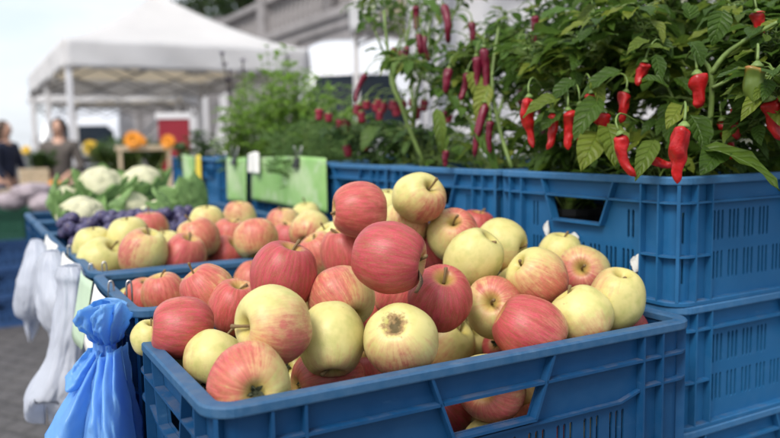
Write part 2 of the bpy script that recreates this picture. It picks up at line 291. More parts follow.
APPLES=[
(1, [-0.1109, 0.6875, -0.1674], 0.0701, 0.5, (-0.75, 0.05, 0.66), (0.55, -0.75, 0.45), 's', 'big yellow apple, red lower right, stem hollow facing left, near the front left corner'),
(1, [-0.2191, 0.7742, -0.1901], 0.0623, 0.9, (-0.95, 0.05, 0.3), (0.2, 0.1, 1), 'c', 'red yellow-streaked apple lying on its side by the left rim of the front crate'),
(1, [-0.1775, 0.7423, -0.2145], 0.061, 0.22, (0.3, 0.8, -0.4), (-0.9, -0.4, 0.2), '', "plain pale yellow apple with a faint pink left side, above the front crate's left rim"),
(1, [-0.2246, 0.8082, -0.2274], 0.0501, 0.1, (-0.1, 0.55, 0.8), (0, -1, 0), 's', "small yellow apple with dark stem peeping out on the front crate's left rim"),
(1, [-0.1239, 0.6369, -0.2066], 0.0689, 0.6, (-0.35, 0.02, -0.93), (-0.7, 0.45, 0.5), 'c', 'pink and yellow apple showing its dark calyx, resting on the near left corner rim'),
(1, [-0.1137, 0.7982, -0.1393], 0.067, 1.0, (0.3, 0.88, 0.2), (-0.1, 0.1, 1), 's', 'plain deep red apple on top, just behind the big yellow one'),
(1, [-0.2206, 0.8973, -0.1732], 0.0623, 0.68, (-0.6, 0.75, 0.2), (-0.4, 0.3, 0.9), 's', 'pink apple with a yellow patch, at the back left of the front pile'),
(1, [-0.1783, 0.8568, -0.1857], 0.0596, 0.8, (0.2, 0.9, 0.3), (0, 0.1, 1), '', 'pink striped apple wedged between the red one and the pink one at left'),
(1, [-0.052, 0.797, -0.1672], 0.0671, 0.52, (0.45, -0.6, 0.62), (-0.5, 0.5, 0.6), '', 'mottled pink apple tilted with its hollow down, right of the deep red one'),
(1, [-0.0593, 0.7341, -0.1959], 0.0652, 0.3, (0.05, -0.85, 0.45), (0.1, -1, 0.1), '', 'smooth yellow apple with reddish underside, middle of the front row'),
(1, [0.0085, 0.7116, -0.1911], 0.067, 0.4, (0.2, -0.6, -0.77), (-0.1, -0.95, 0.4), 'c', 'cream and pink apple with a rough brown russet scar round its calyx'),
(1, [-0.0658, 0.7691, -0.2478], 0.0686, 0.75, (0.85, 0.1, -0.45), (0.2, 0.8, 0.4), 'c', 'red streaked apple half sunk behind the near rim, left of the scarred one'),
(1, [-0.1181, 0.8603, -0.2644], 0.0558, 0.12, (0.1, -0.35, -0.95), (0, -1, 0), 'c', 'greenish yellow apple deep in the gap under the big yellow one'),
(1, [0.068, 0.9219, -0.2524], 0.067, 0.35, (0.5, 0.6, 0.3), (-0.9, 0, 0.4), '', 'yellow apple with one red flank, tucked right behind the scarred apple'),
(1, [0.1, 0.9792, -0.2632], 0.0606, 0.2, (0.1, 0.6, 0.75), (0.2, -1, 0), 's', 'small yellow apple with a long pale stem sticking out to the right'),
(1, [0.1001, 0.7615, -0.2557], 0.0681, 0.6, (-0.35, 0.1, 0.92), (0.1, -0.6, 0.7), 's', 'red and yellow apple seen through the handle hole of the front crate'),
(1, [0.0536, 0.8082, -0.1692], 0.067, 1.0, (0.08, 0.75, 0.62), (0, -0.1, 1), 's', 'shiny red apple with a yellow flash below its upright stem, middle of the pile'),
(1, [0.0003, 0.7409, -0.1152], 0.067, 1.0, (0.93, -0.15, 0.25), (-0.2, 0.1, 1), 's', 'large dark red apple on its side with a withered leaf at its stem'),
(1, [0.0393, 0.981, -0.0734], 0.066, 0.42, (0.5, 0.45, 0.74), (0.5, -0.7, 0.4), 's', 'cream and pink apple topmost of the pile, stem pointing up right'),
(1, [-0.0395, 0.9392, -0.0851], 0.067, 0.78, (-0.95, -0.02, 0.25), (0, 0.2, 1), 's', 'orange red apple topmost on the left of the pile, stem pointing left'),
(1, [0.0188, 1.0236, -0.1129], 0.065, 0.38, (0, 0.8, -0.3), (0.5, 0.2, 0.7), '', 'pale peach apple half hidden between the two topmost ones'),
(1, [0.0565, 1.0512, -0.1518], 0.0642, 0.75, (-0.3, 0.6, 0.5), (0.3, 0, 0.9), '', 'rosy apple behind the large dark red one with the leaf'),
(1, [0.0834, 1.0028, -0.1251], 0.0665, 0.5, (-0.05, 0.6, 0.78), (0.6, 0.6, 0.5), 's', 'red shouldered yellow apple with an open stem hollow at the top of the pile'),
(1, [0.1021, 0.916, -0.143], 0.067, 0.1, (0.55, 0.75, 0.3), (0, -1, 0.3), 's', 'plain yellow apple with a short dark stem, high in the middle of the pile'),
(1, [0.1502, 1.0091, -0.142], 0.067, 0.22, (0.85, -0.2, 0.45), (-0.2, -0.9, 0.4), '', 'greenish yellow apple with a bruised right side, highest one near the pepper crate'),
(1, [0.1704, 0.8813, -0.1626], 0.067, 0.58, (-0.7, 0.5, 0.3), (0.45, -0.65, 0.5), '', 'apple half yellow and half red along a slant, at the right of the pile'),
(1, [0.2486, 0.9712, -0.1724], 0.0647, 0.5, (-0.3, 0.2, 0.9), (-0.4, -0.2, 0.8), '', 'dull reddish green apple leaning on the slotted blue crate'),
(1, [0.2574, 0.8541, -0.1835], 0.0628, 0.2, (0.1, 0.9, 0.35), (-0.8, 0.6, 0.1), 's', 'yellow apple with upright stem in the far right corner of the front crate'),
(1, [0.2078, 0.8232, -0.1953], 0.064, 0.34, (-0.5, 0.75, -0.1), (0.2, -0.9, 0.3), '', 'yellow apple with pink belly, second from the right end of the front rim'),
(1, [0.148, 0.7894, -0.2036], 0.07, 0.85, (0.85, -0.5, 0.1), (-0.6, 0.35, 0.7), 's', 'hot pink apple with a yellow right end, resting on the near rim'),
(1, [0.1183, 0.8626, -0.1934], 0.067, 0.5, (-0.25, 0.3, 0.9), (0.3, 0.75, 0.4), 's', 'pink and yellow apple whose stem hollow faces the viewer, right of the shiny red one'),
(1, [0.1628, 0.9688, -0.1954], 0.0595, 0.25, (0.3, 0.8, 0.2), (0.7, -0.5, 0.4), '', 'pale yellow apple mostly hidden behind the one with the open stem hollow'),
(1, [0.2769, 0.8767, -0.227], 0.0495, 0.9, (0.2, 0.2, -0.8), (0, 0.8, 0.5), '', 'small red apple low in the far right corner by the rim'),
(1, [-0.0584, 0.986, -0.147], 0.0655, 0.85, (-0.2, 0.9, 0.2), (0, 0, 1), '', 'crimson apple under the orange red topmost one'),
(1, [-0.0902, 1.1837, -0.1587], 0.066, 0.25, (-0.4, 0.7, 0.3), (-0.5, -0.5, 0.5), '', 'cream yellow apple left of the crimson one under the topmost pair'),
(1, [-0.1041, 1.1254, -0.1671], 0.0628, 0.55, (-0.4, 0.7, 0.3), (-0.5, 0.2, 0.7), '', 'pinkish cream apple at the rear left edge of the tall pile'),
(1, [-0.1109, 1.2064, -0.2133], 0.0675, 0.8, (0.2, 0.8, 0.2), (-0.2, 0.3, 1), '', 'pink apple low behind the deep red one, left of the mottled one'),
(1, [-0.0167, 0.917, -0.2069], 0.0565, 0.95, (0.3, 0.8, 0.2), (0, 0, 1), '', 'dark crimson apple deep in the pile under the large leafed one'),
(1, [-0.0266, 0.911, -0.2805], 0.0566, 0.65, (-0.2, 0.8, 0.2), (0, 0.2, 1), '', 'pinkish apple sunk between the scarred one and the near rim'),
(1, [0.0521, 0.8224, -0.2981], 0.067, 0.9, (-0.2, 0.5, 0.7), (0, 0.2, 1), '', 'red apple at the left end of the handle hole in the front crate'),
(1, [-0.2606, 0.7981, -0.2052], 0.0365, 0.1, (0.2, 0.8, 0.2), (0, -1, 0), '', 'small yellow apple at the far left corner of the front crate'),
(1, [0.2056, 0.9939, -0.22], 0.0585, 0.95, (0.2, 0.9, 0.2), (0, 0, 1), '', 'dark red apple in the gap under the half red and half yellow one'),
(1, [0.0102, 0.8788, -0.182], 0.0564, 0.7, (0.4, 0.8, 0.2), (0, -0.2, 1), '', 'russet orange apple in the shadow under the large dark red one'),
(1, [-0.0031, 1.268, -0.1141], 0.067, 0.15, (0.1, 0.9, 0.2), (0, -1, 0.2), '', 'pale yellow apple glimpsed between the two topmost ones'),
(1, [0.1367, 1.1886, -0.1379], 0.0598, 0.9, (0.1, 0.9, 0.2), (0, 0.2, 1), '', 'small red apple at the back of the pile, against the slotted crate'),
(1, [0.2306, 1.024, -0.1592], 0.0572, 0.4, (0.1, 0.9, 0.2), (0, -0.9, 0.4), '', 'apple at the back, glimpsed between the slanted red one and the dull reddish green one'),
(3, [-0.4871, 1.2739, -0.1929], 0.0762, 0.4, (0.5, 0.6, 0.2), (-0.1, -0.9, 0.3), '', 'yellow apple with pink underside at the left end of the second apple crate'),
(3, [-0.5226, 1.3286, -0.1778], 0.067, 0.1, (0, 0.9, 0.2), (0, -1, 0), '', 'plain yellow apple at the far left of the second apple crate'),
(3, [-0.4613, 1.3275, -0.1592], 0.0704, 0.35, (0, 0.9, 0.2), (0, -0.9, 0.4), '', 'yellow apple with pink belly in the second apple crate, behind the red cheeked one'),
(3, [-0.386, 1.179, -0.1671], 0.072, 0.6, (0.3, 0.8, 0.2), (-0.7, 0.2, 0.6), '', 'apple with red left cheek and yellow right side in the second apple crate'),
(3, [-0.4612, 1.4515, -0.1574], 0.0653, 0.8, (0, 0.9, 0.2), (0, 0.6, 0.7), '', 'pink topped apple beside the plums in the second apple crate'),
(3, [-0.4036, 1.228, -0.2053], 0.0654, 0.15, (0, 0.9, 0.2), (0, -1, 0), '', 'yellow apple low at the near rim of the second apple crate'),
(3, [-0.4153, 1.3885, -0.1863], 0.0626, 0.1, (0, 0.9, 0.2), (0, -1, 0), '', 'small yellow apple between two pink ones in the second apple crate'),
(3, [-0.3344, 1.2179, -0.1819], 0.0696, 0.85, (0.3, 0.8, 0.2), (0, 0.1, 1), '', 'round pink apple at the near rim of the second apple crate'),
(3, [-0.3256, 1.2776, -0.157], 0.0694, 0.65, (-0.3, 0.8, 0.2), (0.4, 0.4, 0.8), '', 'pink and yellow apple above the round pink one in the second apple crate'),
(3, [-0.3499, 1.4451, -0.1509], 0.065, 0.35, (0, 0.9, 0.2), (0.3, 0, 0.8), '', 'orange yellow apple at the back edge of the second apple crate'),
(3, [-0.2871, 1.3128, -0.1938], 0.0663, 0.95, (0.5, 0.6, 0.3), (0, 0, 1), '', "red apple near the middle of the second apple crate's near rim"),
(3, [-0.2907, 1.3686, -0.1674], 0.0653, 0.75, (0.2, 0.8, 0.2), (-0.2, 0.3, 0.9), '', 'red apple with a yellow streak in the middle of the second apple crate'),
(3, [-0.219, 1.2294, -0.1577], 0.0685, 0.62, (0.1, -0.8, 0.3), (0, 0.5, 0.8), 'c', 'tall apple, red above and yellow below, in the second apple crate'),
(3, [-0.3046, 1.5363, -0.1514], 0.065, 0.55, (0, 0.9, 0.2), (-0.3, 0.7, 0.5), '', 'red shouldered yellow apple at the back of the second apple crate'),
(3, [-0.2034, 1.4493, -0.1559], 0.0652, 0.6, (0, 0.9, 0.2), (-0.5, 0.4, 0.6), '', 'red and yellow apple in front of the wide green sign'),
(3, [-0.1876, 1.3955, -0.18], 0.0648, 0.85, (0, 0.9, 0.2), (0, 0.2, 1), '', 'pink apple below the wide green sign'),
(3, [-0.1795, 1.618, -0.1576], 0.0642, 0.15, (0, 0.9, 0.2), (0, -1, 0), '', 'yellow apple at the right corner under the wide green sign'),
(3, [-0.1339, 1.2766, -0.15], 0.0676, 0.6, (0.2, 0.5, -0.8), (-0.2, -0.5, 0.7), 'c', 'apple with red base and yellow top, near the right end of the second apple crate'),
(2, [-0.3441, 1.0406, -0.2148], 0.0556, 0.85, (0.2, 0.8, 0.2), (0, 0.2, 1), '', 'pink apple by the metal clips in the sparsely filled crate'),
(2, [-0.3059, 1.008, -0.199], 0.0565, 0.75, (-0.2, 0.9, 0.2), (0.2, 0.3, 0.9), '', 'larger pink apple in the middle of the sparsely filled crate'),
(2, [-0.373, 1.0754, -0.2246], 0.0431, 0.2, (0, 0.9, 0.2), (0, -1, 0), '', 'yellow apple in the left corner of the sparsely filled crate'),
(2, [-0.2095, 1.1549, -0.2101], 0.0616, 0.8, (0.2, 0.9, 0.2), (0.2, 0.5, 0.7), '', "pink apple behind the deep red one, against the second crate's rim"),
(1, [0.1539, 0.9016, -0.3149], 0.0661, 0.83, (0.91, 0.72, -1.39), (-1.81, 0.67, 0.52), '', ''),
(1, [0.1972, 0.843, -0.317], 0.0599, 0.56, (-1.26, -0.23, -1.77), (0.18, -0.25, -0.8), '', ''),
(1, [-0.1028, 0.6409, -0.2822], 0.0625, 0.58, (-0.65, -0.23, -1.11), (0.02, 0.52, 1.5), '', ''),
(1, [-0.0639, 0.8421, -0.2158], 0.0666, 0.75, (0.69, 0.44, -1.14), (1.25, -0.39, -0.29), '', ''),
(1, [-0.048, 0.7726, -0.3168], 0.0676, 0.52, (1.14, -0.29, -2.64), (1.62, -0.08, 0.82), '', ''),
(1, [0.1506, 0.8387, -0.2737], 0.06, 0.25, (0.47, 0.45, 1.19), (-0.51, 0.13, 0.76), '', ''),
(1, [0.2233, 0.9056, -0.3285], 0.0589, 0.26, (0.96, 0.34, -0.71), (0.69, -0.83, 2.17), '', ''),
(1, [0.1616, 0.9912, -0.2907], 0.0604, 0.34, (0.28, 1.38, -1.8), (0.43, -0.07, -0.25), '', ''),
(1, [0.2369, 0.8979, -0.257], 0.0611, 0.26, (-0.54, 1.28, -1.24), (1.05, 0.63, 0.55), '', ''),
(1, [0.2636, 0.8518, -0.2986], 0.0675, 0.93, (-1.29, 0.29, -0.05), (1.97, 0.75, -0.79), '', ''),
(1, [-0.1875, 0.819, -0.2626], 0.0592, 0.57, (2.22, 1.64, 1.96), (0.74, -0.76, -0.68), '', ''),
(1, [0.1573, 0.8007, -0.3211], 0.0608, 0.72, (-0.59, 0.02, 2.18), (0.04, 0.08, 0.08), '', ''),
(1, [0.1468, 0.9374, -0.2644], 0.0612, 0.86, (1.55, -0.98, -1.47), (-0.71, 0.85, 1.22), '', ''),
(1, [0.0302, 0.9247, -0.322], 0.0594, 0.41, (-0.56, -0.25, 0.28), (0.2, 0.04, 1.65), '', ''),
(1, [-0.1346, 0.8362, -0.3263], 0.0631, 0.51, (-0.88, -1.65, -1.6), (0.76, 1.21, -1.32), '', ''),
(1, [-0.0199, 0.8441, -0.3169], 0.0674, 0.6, (-0.88, 0.12, -0.68), (-0.47, 0.26, 1.22), '', ''),
(1, [0.215, 0.8253, -0.2616], 0.0617, 0.33, (-1.62, -1.62, 1.2), (1.92, -1.28, -0.67), '', ''),
(1, [0.2205, 0.9492, -0.2788], 0.0602, 0.52, (-0.11, 0.35, -0.57), (0.53, -1.59, -0.56), '', ''),
(1, [0.1029, 0.9592, -0.1853], 0.0583, 0.79, (-1.3, 0.7, -0.79), (-0.26, 0.65, -1.37), '', ''),
(1, [0.1075, 0.8357, -0.3233], 0.0605, 0.32, (-0.46, 2.27, 0.04), (-0.65, 1.41, -0.39), '', ''),
(1, [0.0396, 0.9275, -0.1897], 0.0597, 0.88, (0.07, 1.11, -1.84), (0.26, -0.33, -1.03), '', ''),
(1, [-0.1342, 0.7182, -0.2527], 0.058, 0.67, (-0.54, 0.58, 0.08), (-1.22, -1.92, 0.91), '', ''),
(1, [0.0861, 0.9285, -0.3107], 0.06, 0.69, (0.39, -0.12, 0.39), (0.33, -0.26, -0.48), '', ''),
(1, [-0.1207, 0.8543, -0.193], 0.0584, 0.58, (1.04, 0.36, -1.16), (0.82, -2.28, -1.56), '', ''),
(1, [-0.0745, 0.8245, -0.2908], 0.0601, 0.33, (-0.39, 0.78, -2.32), (0.7, 1.06, 0.65), '', ''),
(1, [0.1059, 0.7578, -0.3218], 0.0608, 0.39, (1.41, -0.74, -0.58), (0.15, -0.23, -0.76), '', ''),
(1, [-0.0808, 0.8831, -0.3033], 0.0582, 0.2, (-1.03, 1.32, -0.05), (1.22, 1.86, 1.98), '', ''),
(1, [0.1125, 0.9813, -0.3214], 0.0599, 0.35, (-0.46, 0.54, 0.83), (0.68, 0.96, 0.27), '', ''),
(2, [0.0338, 1.1107, -0.1917], 0.0633, 0.29, (0.04, -0.97, 0.63), (0.25, -0.6, -1.73), '', ''),
(2, [-0.2218, 0.9266, -0.231], 0.0621, 0.21, (0.27, 0.45, 0.31), (-0.93, -1.22, 0.14), '', ''),
(2, [-0.2534, 1.0096, -0.2321], 0.0663, 0.63, (-0.89, 1.81, -0.15), (-0.24, 0.4, -0.61), '', ''),
(2, [-0.1496, 1.1545, -0.2599], 0.0643, 0.39, (1.05, -0.17, 2.1), (-0.13, -0.43, 0.97), '', ''),
(2, [-0.0322, 1.1933, -0.1983], 0.0679, 0.21, (1.11, -0.06, -0.33), (-1.11, 0.59, -0.55), '', ''),
(2, [-0.0488, 1.1284, -0.2192], 0.0641, 0.71, (0.71, -0.34, -1.11), (0.41, 0.61, 2.16), '', ''),
(2, [-0.0219, 1.1423, -0.1654], 0.0589, 0.61, (-0.0, -0.28, -0.42), (-1.69, -0.09, 1.56), '', ''),
(2, [-0.2899, 1.062, -0.2228], 0.0638, 0.6, (0.92, 0.58, 0.34), (1.34, 0.2, -1.23), '', ''),
(2, [-0.282, 0.9498, -0.2431], 0.0643, 0.42, (-2.91, 0.82, 1.54), (0.02, -0.36, -1.99), '', ''),
(2, [0.0929, 1.1316, -0.1859], 0.0602, 0.94, (-0.58, -0.37, -0.13), (1.56, 0.46, 1.16), '', ''),
(2, [-0.1491, 1.1037, -0.2261], 0.0584, 0.45, (0.75, 0.35, 0.5), (-1.02, -0.14, 1.07), '', ''),
(2, [-0.0794, 1.1732, -0.2611], 0.0584, 0.47, (-1.59, 2.21, -0.97), (-0.28, 1.65, 0.67), '', ''),
(2, [-0.3382, 1.0111, -0.2625], 0.0584, 0.54, (0.82, 1.04, -0.39), (-1.92, -0.44, -0.54), '', ''),
(3, [-0.3489, 1.3657, -0.1999], 0.0627, 0.7, (1.01, 0.13, -0.35), (0.4, 0.1, 0.35), '', '')]
# ------------------------------------------------------------------ slotted plastic crates
class CrateSpec:
    def __init__(s, L, W, H, ribs_long, ribs_short, hl, hs, rows, pitch, gstep, ledges, R=.028):
        s.L, s.W, s.H, s.R = L, W, H, R
        s.ribs = (ribs_long, ribs_short); s.handle = (hl, hs); s.rows = rows; s.pitch = pitch; s.gstep = gstep; s.ledges = ledges
REC = .011                                     # how far the panels lie behind the rim
TH = .0028
def side_pt(sp, k, s, off):
    L_, W_ = sp.L, sp.W
    return ((s, off), (L_-off, s), (L_-s, W_-off), (off, W_-s))[k]
def side_len(sp, k): return sp.L if k % 2 == 0 else sp.W
def corner_pt(sp, k, a, off):                  # corner after side k, a = 0..1
    R = sp.R; c = ((sp.L-R, R), (sp.L-R, sp.W-R), (R, sp.W-R), (R, R))[k]
    th = -PI/2 + k*PI/2 + a*PI/2; r = R - off
    return (c[0] + r*math.cos(th), c[1] + r*math.sin(th))
def station(sp, st, off): return corner_pt(sp, st[1], st[2], off) if st[0] == 'c' else side_pt(sp, st[1], st[2], off)
def sweep(mb, sp, stations, sec, closed=False):
    n = len(sec); k = len(stations)
    vs = [Vector((*station(sp, st, o), z)) for st in stations for o, z in sec]
    fs = []
    for i in range(k if closed else k-1):
        j = (i+1) % k
        fs += [(i*n+a, j*n+a, j*n+(a+1) % n, i*n+(a+1) % n) for a in range(n)]
    if not closed: fs += [tuple(range(n)), tuple(range((k-1)*n + n-1, (k-1)*n-1, -1))]
    mb.add(vs, fs)
def full_path(sp, nc=7):
    out = []
    for k in range(4):
        l = side_len(sp, k)
        out += [('s', k, sp.R + (l-2*sp.R)*i/6) for i in range(7)]
        out += [('c', k, i/nc) for i in range(1, nc)]
    return out
def plate(mb, sp, k, a, b, t, o0=REC-.0003, o1=.0012):
    """a rib on side k along the line a=(s,z) -> b, thickness t, standing out from the panel"""
    a = Vector(a); b = Vector(b); d = (b-a).normalized(); n = Vector((-d.y, d.x)) * (t/2)
    q = [a-n, b-n, b+n, a+n]
    vs = [Vector((*side_pt(sp, k, p.x, o), p.y)) for o in (o0, o1) for p in q]
    mb.add(vs, [(0,1,2,3), (7,6,5,4), (0,4,5,1), (1,5,6,2), (2,6,7,3), (3,7,4,0)])
def panel(mb, sp, k, holes, z0, z1):
    l = side_len(sp, k)
    loops = [[(sp.R, z0), (l-sp.R, z0), (l-sp.R, z1), (sp.R, z1)]] + holes
    flat = [p for lp in loops for p in lp]
    tris = tessellate_polygon([[Vector((x, z, 0)) for x, z in lp] for lp in loops])
    nv = len(flat)
    vs = [Vector((*side_pt(sp, k, x, o), z)) for o in (REC, REC+TH) for x, z in flat]
    fs = [tuple(t) for t in tris] + [tuple(i+nv for i in reversed(t)) for t in tris]
    b = 0
    for lp in loops:
        m = len(lp)
        fs += [(b+i, b+(i+1) % m, b+(i+1) % m+nv, b+i+nv) for i in range(m)]; b += m
    mb.add(vs, fs)
def crate_meshes(sp, name, mat, rim_mat):
    H = sp.H; zt = H-.0062
    walls = []
    for k in range(4):
        mb = MB(); l = side_len(sp, k); ribs = sp.ribs[k % 2]; h0, h1 = sp.handle[k % 2]
        inset = (h1-h0)*.17; zl = H-sp.ledges[0]; zb = zl-.034
        sl = lambda z: (H-z)/(H-zb)*inset       # slope of the handle's flanks
        hole = [(h0+sl(zb)+.002, zb), (h1-sl(zb)-.002, zb), (h1-sl(zl)-.002, zl-.0035), (h0+sl(zl)+.002, zl-.0035)]
        holes = [hole]
        s_lo, s_hi = ribs[-1]+.008, l-ribs[-1]-.008
        ng = int((s_hi-s_lo)/sp.gstep); g0 = (l-ng*sp.gstep)/2
        for (wa, wb) in sp.rows:
            for g in range(ng):
                for j in range(3):
                    s = g0+(g+.5)*sp.gstep+(j-1)*sp.pitch
                    top = H-wa
                    if h0-.012 < s < h1+.012: top = min(top, zb-.013)
                    if top-(H-wb) < .012: continue
                    w = .0020; a, b_ = H-wb, top
                    holes.append([(s-w, a+w), (s-w*.4, a), (s+w*.4, a), (s+w, a+w), (s+w, b_-w), (s+w*.4, b_), (s-w*.4, b_), (s-w, b_-w)])
        panel(mb, sp, k, holes, .004, zt)
        for r in ribs:
            for s in (r, l-r): plate(mb, sp, k, (s, .006), (s, zt), .0026)
        # handle frame
        for q, sg in ((h0, 1), (h1, -1)):
            plate(mb, sp, k, (q, zt), (q+sg*inset, zb-.002), .003)
        plate(mb, sp, k, (h0+inset-.001, zb-.002), (h1-inset+.001, zb-.002), .003)
        plate(mb, sp, k, (h0+sl(zl)+.001, zl), (h1-sl(zl)-.001, zl), .003)
        # ledge between the ribs and the handle; a lower shallow bead
        for a, b_ in ((ribs[-1]+.0014, h0+sl(zl)-.0016), (h1-sl(zl)+.0016, l-ribs[-1]-.0014)):
            plate(mb, sp, k, (a, zl), (b_, zl), .0028)
        if len(sp.ledges) > 2:
            zz = H-sp.ledges[2]
            plate(mb, sp, k, (ribs[-1]+.0014, zz+.008), (ribs[-1]+.03, zz), .0026, REC-.0003, .005)
            plate(mb, sp, k, (ribs[-1]+.03, zz), (l-ribs[-1]-.03, zz), .0026, REC-.0003, .005)
            plate(mb, sp, k, (l-ribs[-1]-.03, zz), (l-ribs[-1]-.0014, zz+.008), .0026, REC-.0003, .005)
        # corner after this side: shell with one slot, middle rib, ledges running round it
        nxt = (k+1) % 4; zs = sorted({.004, H-sp.rows[-1][1], H-sp.rows[-1][0], H-sp.rows[0][1], H-sp.rows[0][0], zt})
        na = 10; vs = []; fs = []
        for o in (REC, REC+TH):
            for z in zs:
                for i in range(na+1): vs.append(Vector((*corner_pt(sp, k, i/na, o), z)))
        nz = len(zs); blk = nz*(na+1)
        for j in range(nz-1):
            slot = any(abs(zs[j]-(H-wb)) < 1e-6 for wa, wb in sp.rows)
            for i in range(na):
                if slot and i == 7: continue
                q = [j*(na+1)+i, j*(na+1)+i+1, (j+1)*(na+1)+i+1, (j+1)*(na+1)+i]
                fs.append(tuple(q)); fs.append(tuple(x+blk for x in reversed(q)))
        mb.add(vs, fs)
        sweep(mb, sp, [('c', k, .45), ('c', k, .485), ('c', k, .515), ('c', k, .55)], [(REC-.0003, .006), (.0012, .006), (.0012, zt), (REC-.0003, zt)])
        path = [('s', k, l-ribs[-1]+.0014), ('s', k, l-ribs[-1]/2-.01), ('s', k, l-sp.R)] + [('c', k, i/8) for i in range(1, 8)] + [('s', nxt, sp.R), ('s', nxt, sp.ribs[nxt % 2][-1]-.0014)]
        for w in sp.ledges[:2]:
            z = H-w; sweep(mb, sp, path, [(REC-.0004, z-.0014), (.0018, z-.0012), (.0018, z+.0012), (REC-.0004, z+.0014)])
        walls.append(mb.mesh(name + '_wall', mat, False, True))
    rim = MB()
    sec = [(.0005, H-.0095), (.0, H-.0082), (.0, H-.0018), (.0018, H), (.0138, H), (.0156, H-.0018), (.0156, H-.008), (.0142, H-.008), (.0142, H-.0055), (.0022, H-.0055), (.0022, H-.0095)]
    sweep(rim, sp, full_path(sp), sec, True)
    rme = rim.mesh(name + '_rim', rim_mat, False, True)
    base = MB()
    sec = [(.0022, .0), (.0012, .0012), (.0012, .0052), (.0024, .0064), (REC+.004, .0064), (REC+.004, .0)]
    sweep(base, sp, full_path(sp), sec, True)
    n = 14
    base.box((REC+.003, REC+.003, .0012), (sp.L-REC-.003, sp.W-REC-.003, .0040))
    for i in range(n+1):
        x = .03+(sp.L-.06)*i/n; base.box((x-.0015, .02, .0041), (x+.0015, sp.W-.02, .0072))
    bme = base.mesh(name + '_base', mat, False, True)
    return walls, rme, bme
def place_crate(meshes, u, v, z, label, group, name='plastic_crate', rz=YAW):
    walls, rme, bme = meshes
    p = uv(u, v, z)
    o = thing(name, label, 'crate', p, rz, group)
    for i, w in enumerate(walls): link(bpy.data.objects.new('side_wall' if i % 2 == 0 else 'end_wall', w), o)
    link(bpy.data.objects.new('rim', rme), o); link(bpy.data.objects.new('base', bme), o)
    return o
H_C = .16
SP_FRONT = CrateSpec(.56, .29, H_C, (.054, .083), (.045,), (.205, .352), (.084, .206), ((.088, .130), (.136, .152)), .0088, .037, (.036, .066, .078))
SP_ROW = CrateSpec(.56, .29, H_C, (.034, .062), (.034, .062), (.205, .352), (.084, .206), ((.046, .082), (.094, .130)), .008, .031, (.034, .098))
SP_PLANT = CrateSpec(.56, .36, H_C, (.034, .062), (.034, .062), (.205, .352), (.108, .252), ((.044, .082), (.096, .132)), .0078, .030, (.032, .098))
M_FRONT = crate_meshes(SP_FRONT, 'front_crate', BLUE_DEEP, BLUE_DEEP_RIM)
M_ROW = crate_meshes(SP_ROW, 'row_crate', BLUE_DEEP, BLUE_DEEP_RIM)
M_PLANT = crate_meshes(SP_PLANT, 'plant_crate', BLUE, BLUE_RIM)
ZA = CAM_Z-.2055                                # rim height of the front crate
ZB = CAM_Z-.185                                # rim height of the row behind it
ZP = CAM_Z-.050                                # rim height of the plant crates
G_ROW = 'blue crates of produce in a row on the stall'
place_crate(M_FRONT, 0, 0, ZA-H_C, 'blue crate heaped with large apples, the nearest one, its handle hole facing the viewer', G_ROW)
place_crate(M_ROW, 0, .305, ZB-H_C, 'half empty blue crate with a few pink apples, right behind the front crate', G_ROW)
place_crate(M_ROW, 0, .600, ZB-H_C, 'blue crate filled level with apples, in front of the plums', G_ROW)
place_crate(M_ROW, -.01, .905, ZB-H_C, 'blue crate holding dark plums, between the apples and the cauliflowers', G_ROW)
place_crate(M_ROW, -.01, 1.21, ZB-H_C, 'blue crate under the nearer cauliflowers, behind the plums', G_ROW)
place_crate(M_ROW, -.01, 1.515, ZB-H_C, 'blue crate under the farther cauliflowers, last of the produce row', G_ROW)
PU, PV = .59, .054
G_PL = 'stacked blue crates that carry the pepper plants'
WHICH = ['red wrinkled pepper bushes, nearest of the plant crates', 'long purple peppers, second plant crate from the right', 'small round red peppers, beside the wide green sheet', 'green herbs, right behind the wide green sheet', 'tall basil, behind the narrow green sheet', 'low dark herbs, between the narrow sheet and the yellow card', 'low herbs behind the small pale green sheet, last of the row']
for k, w in enumerate(WHICH):
    place_crate(M_PLANT, PU, PV+.364*k, ZP-H_C, 'slotted blue crate holding ' + w, G_PL)
LOWER = ['lower blue crate under the crate of red wrinkled peppers, at the right edge', 'lower blue crate under the crate of long purple peppers', 'lower blue crate under the crate of small round peppers', 'lower blue crate under the herbs with the wide green sheet', 'lower blue crate under the tall basil', 'lower blue crate under the low dark herbs', 'lower blue crate under the last crate of the plant row']
for k, w in enumerate(LOWER):
    place_crate(M_PLANT, PU-(.004 if k % 2 else -.004), PV+.364*k, ZP-2*H_C+.0005, w, G_PL)

LOWEST = ['lowest blue crate under the red pepper bushes, its top edge at the bottom right corner', 'lowest blue crate of the stack with long purple peppers', 'lowest blue crate of the stack with small round peppers']
for k in range(7):
    o = place_crate(M_PLANT, PU+(.003 if k % 2 else -.003), PV+.364*k, ZP-3*H_C+.001, LOWEST[k] if k < 3 else 'blue bottom crate of the herb stacks, hidden behind the produce row', G_PL)
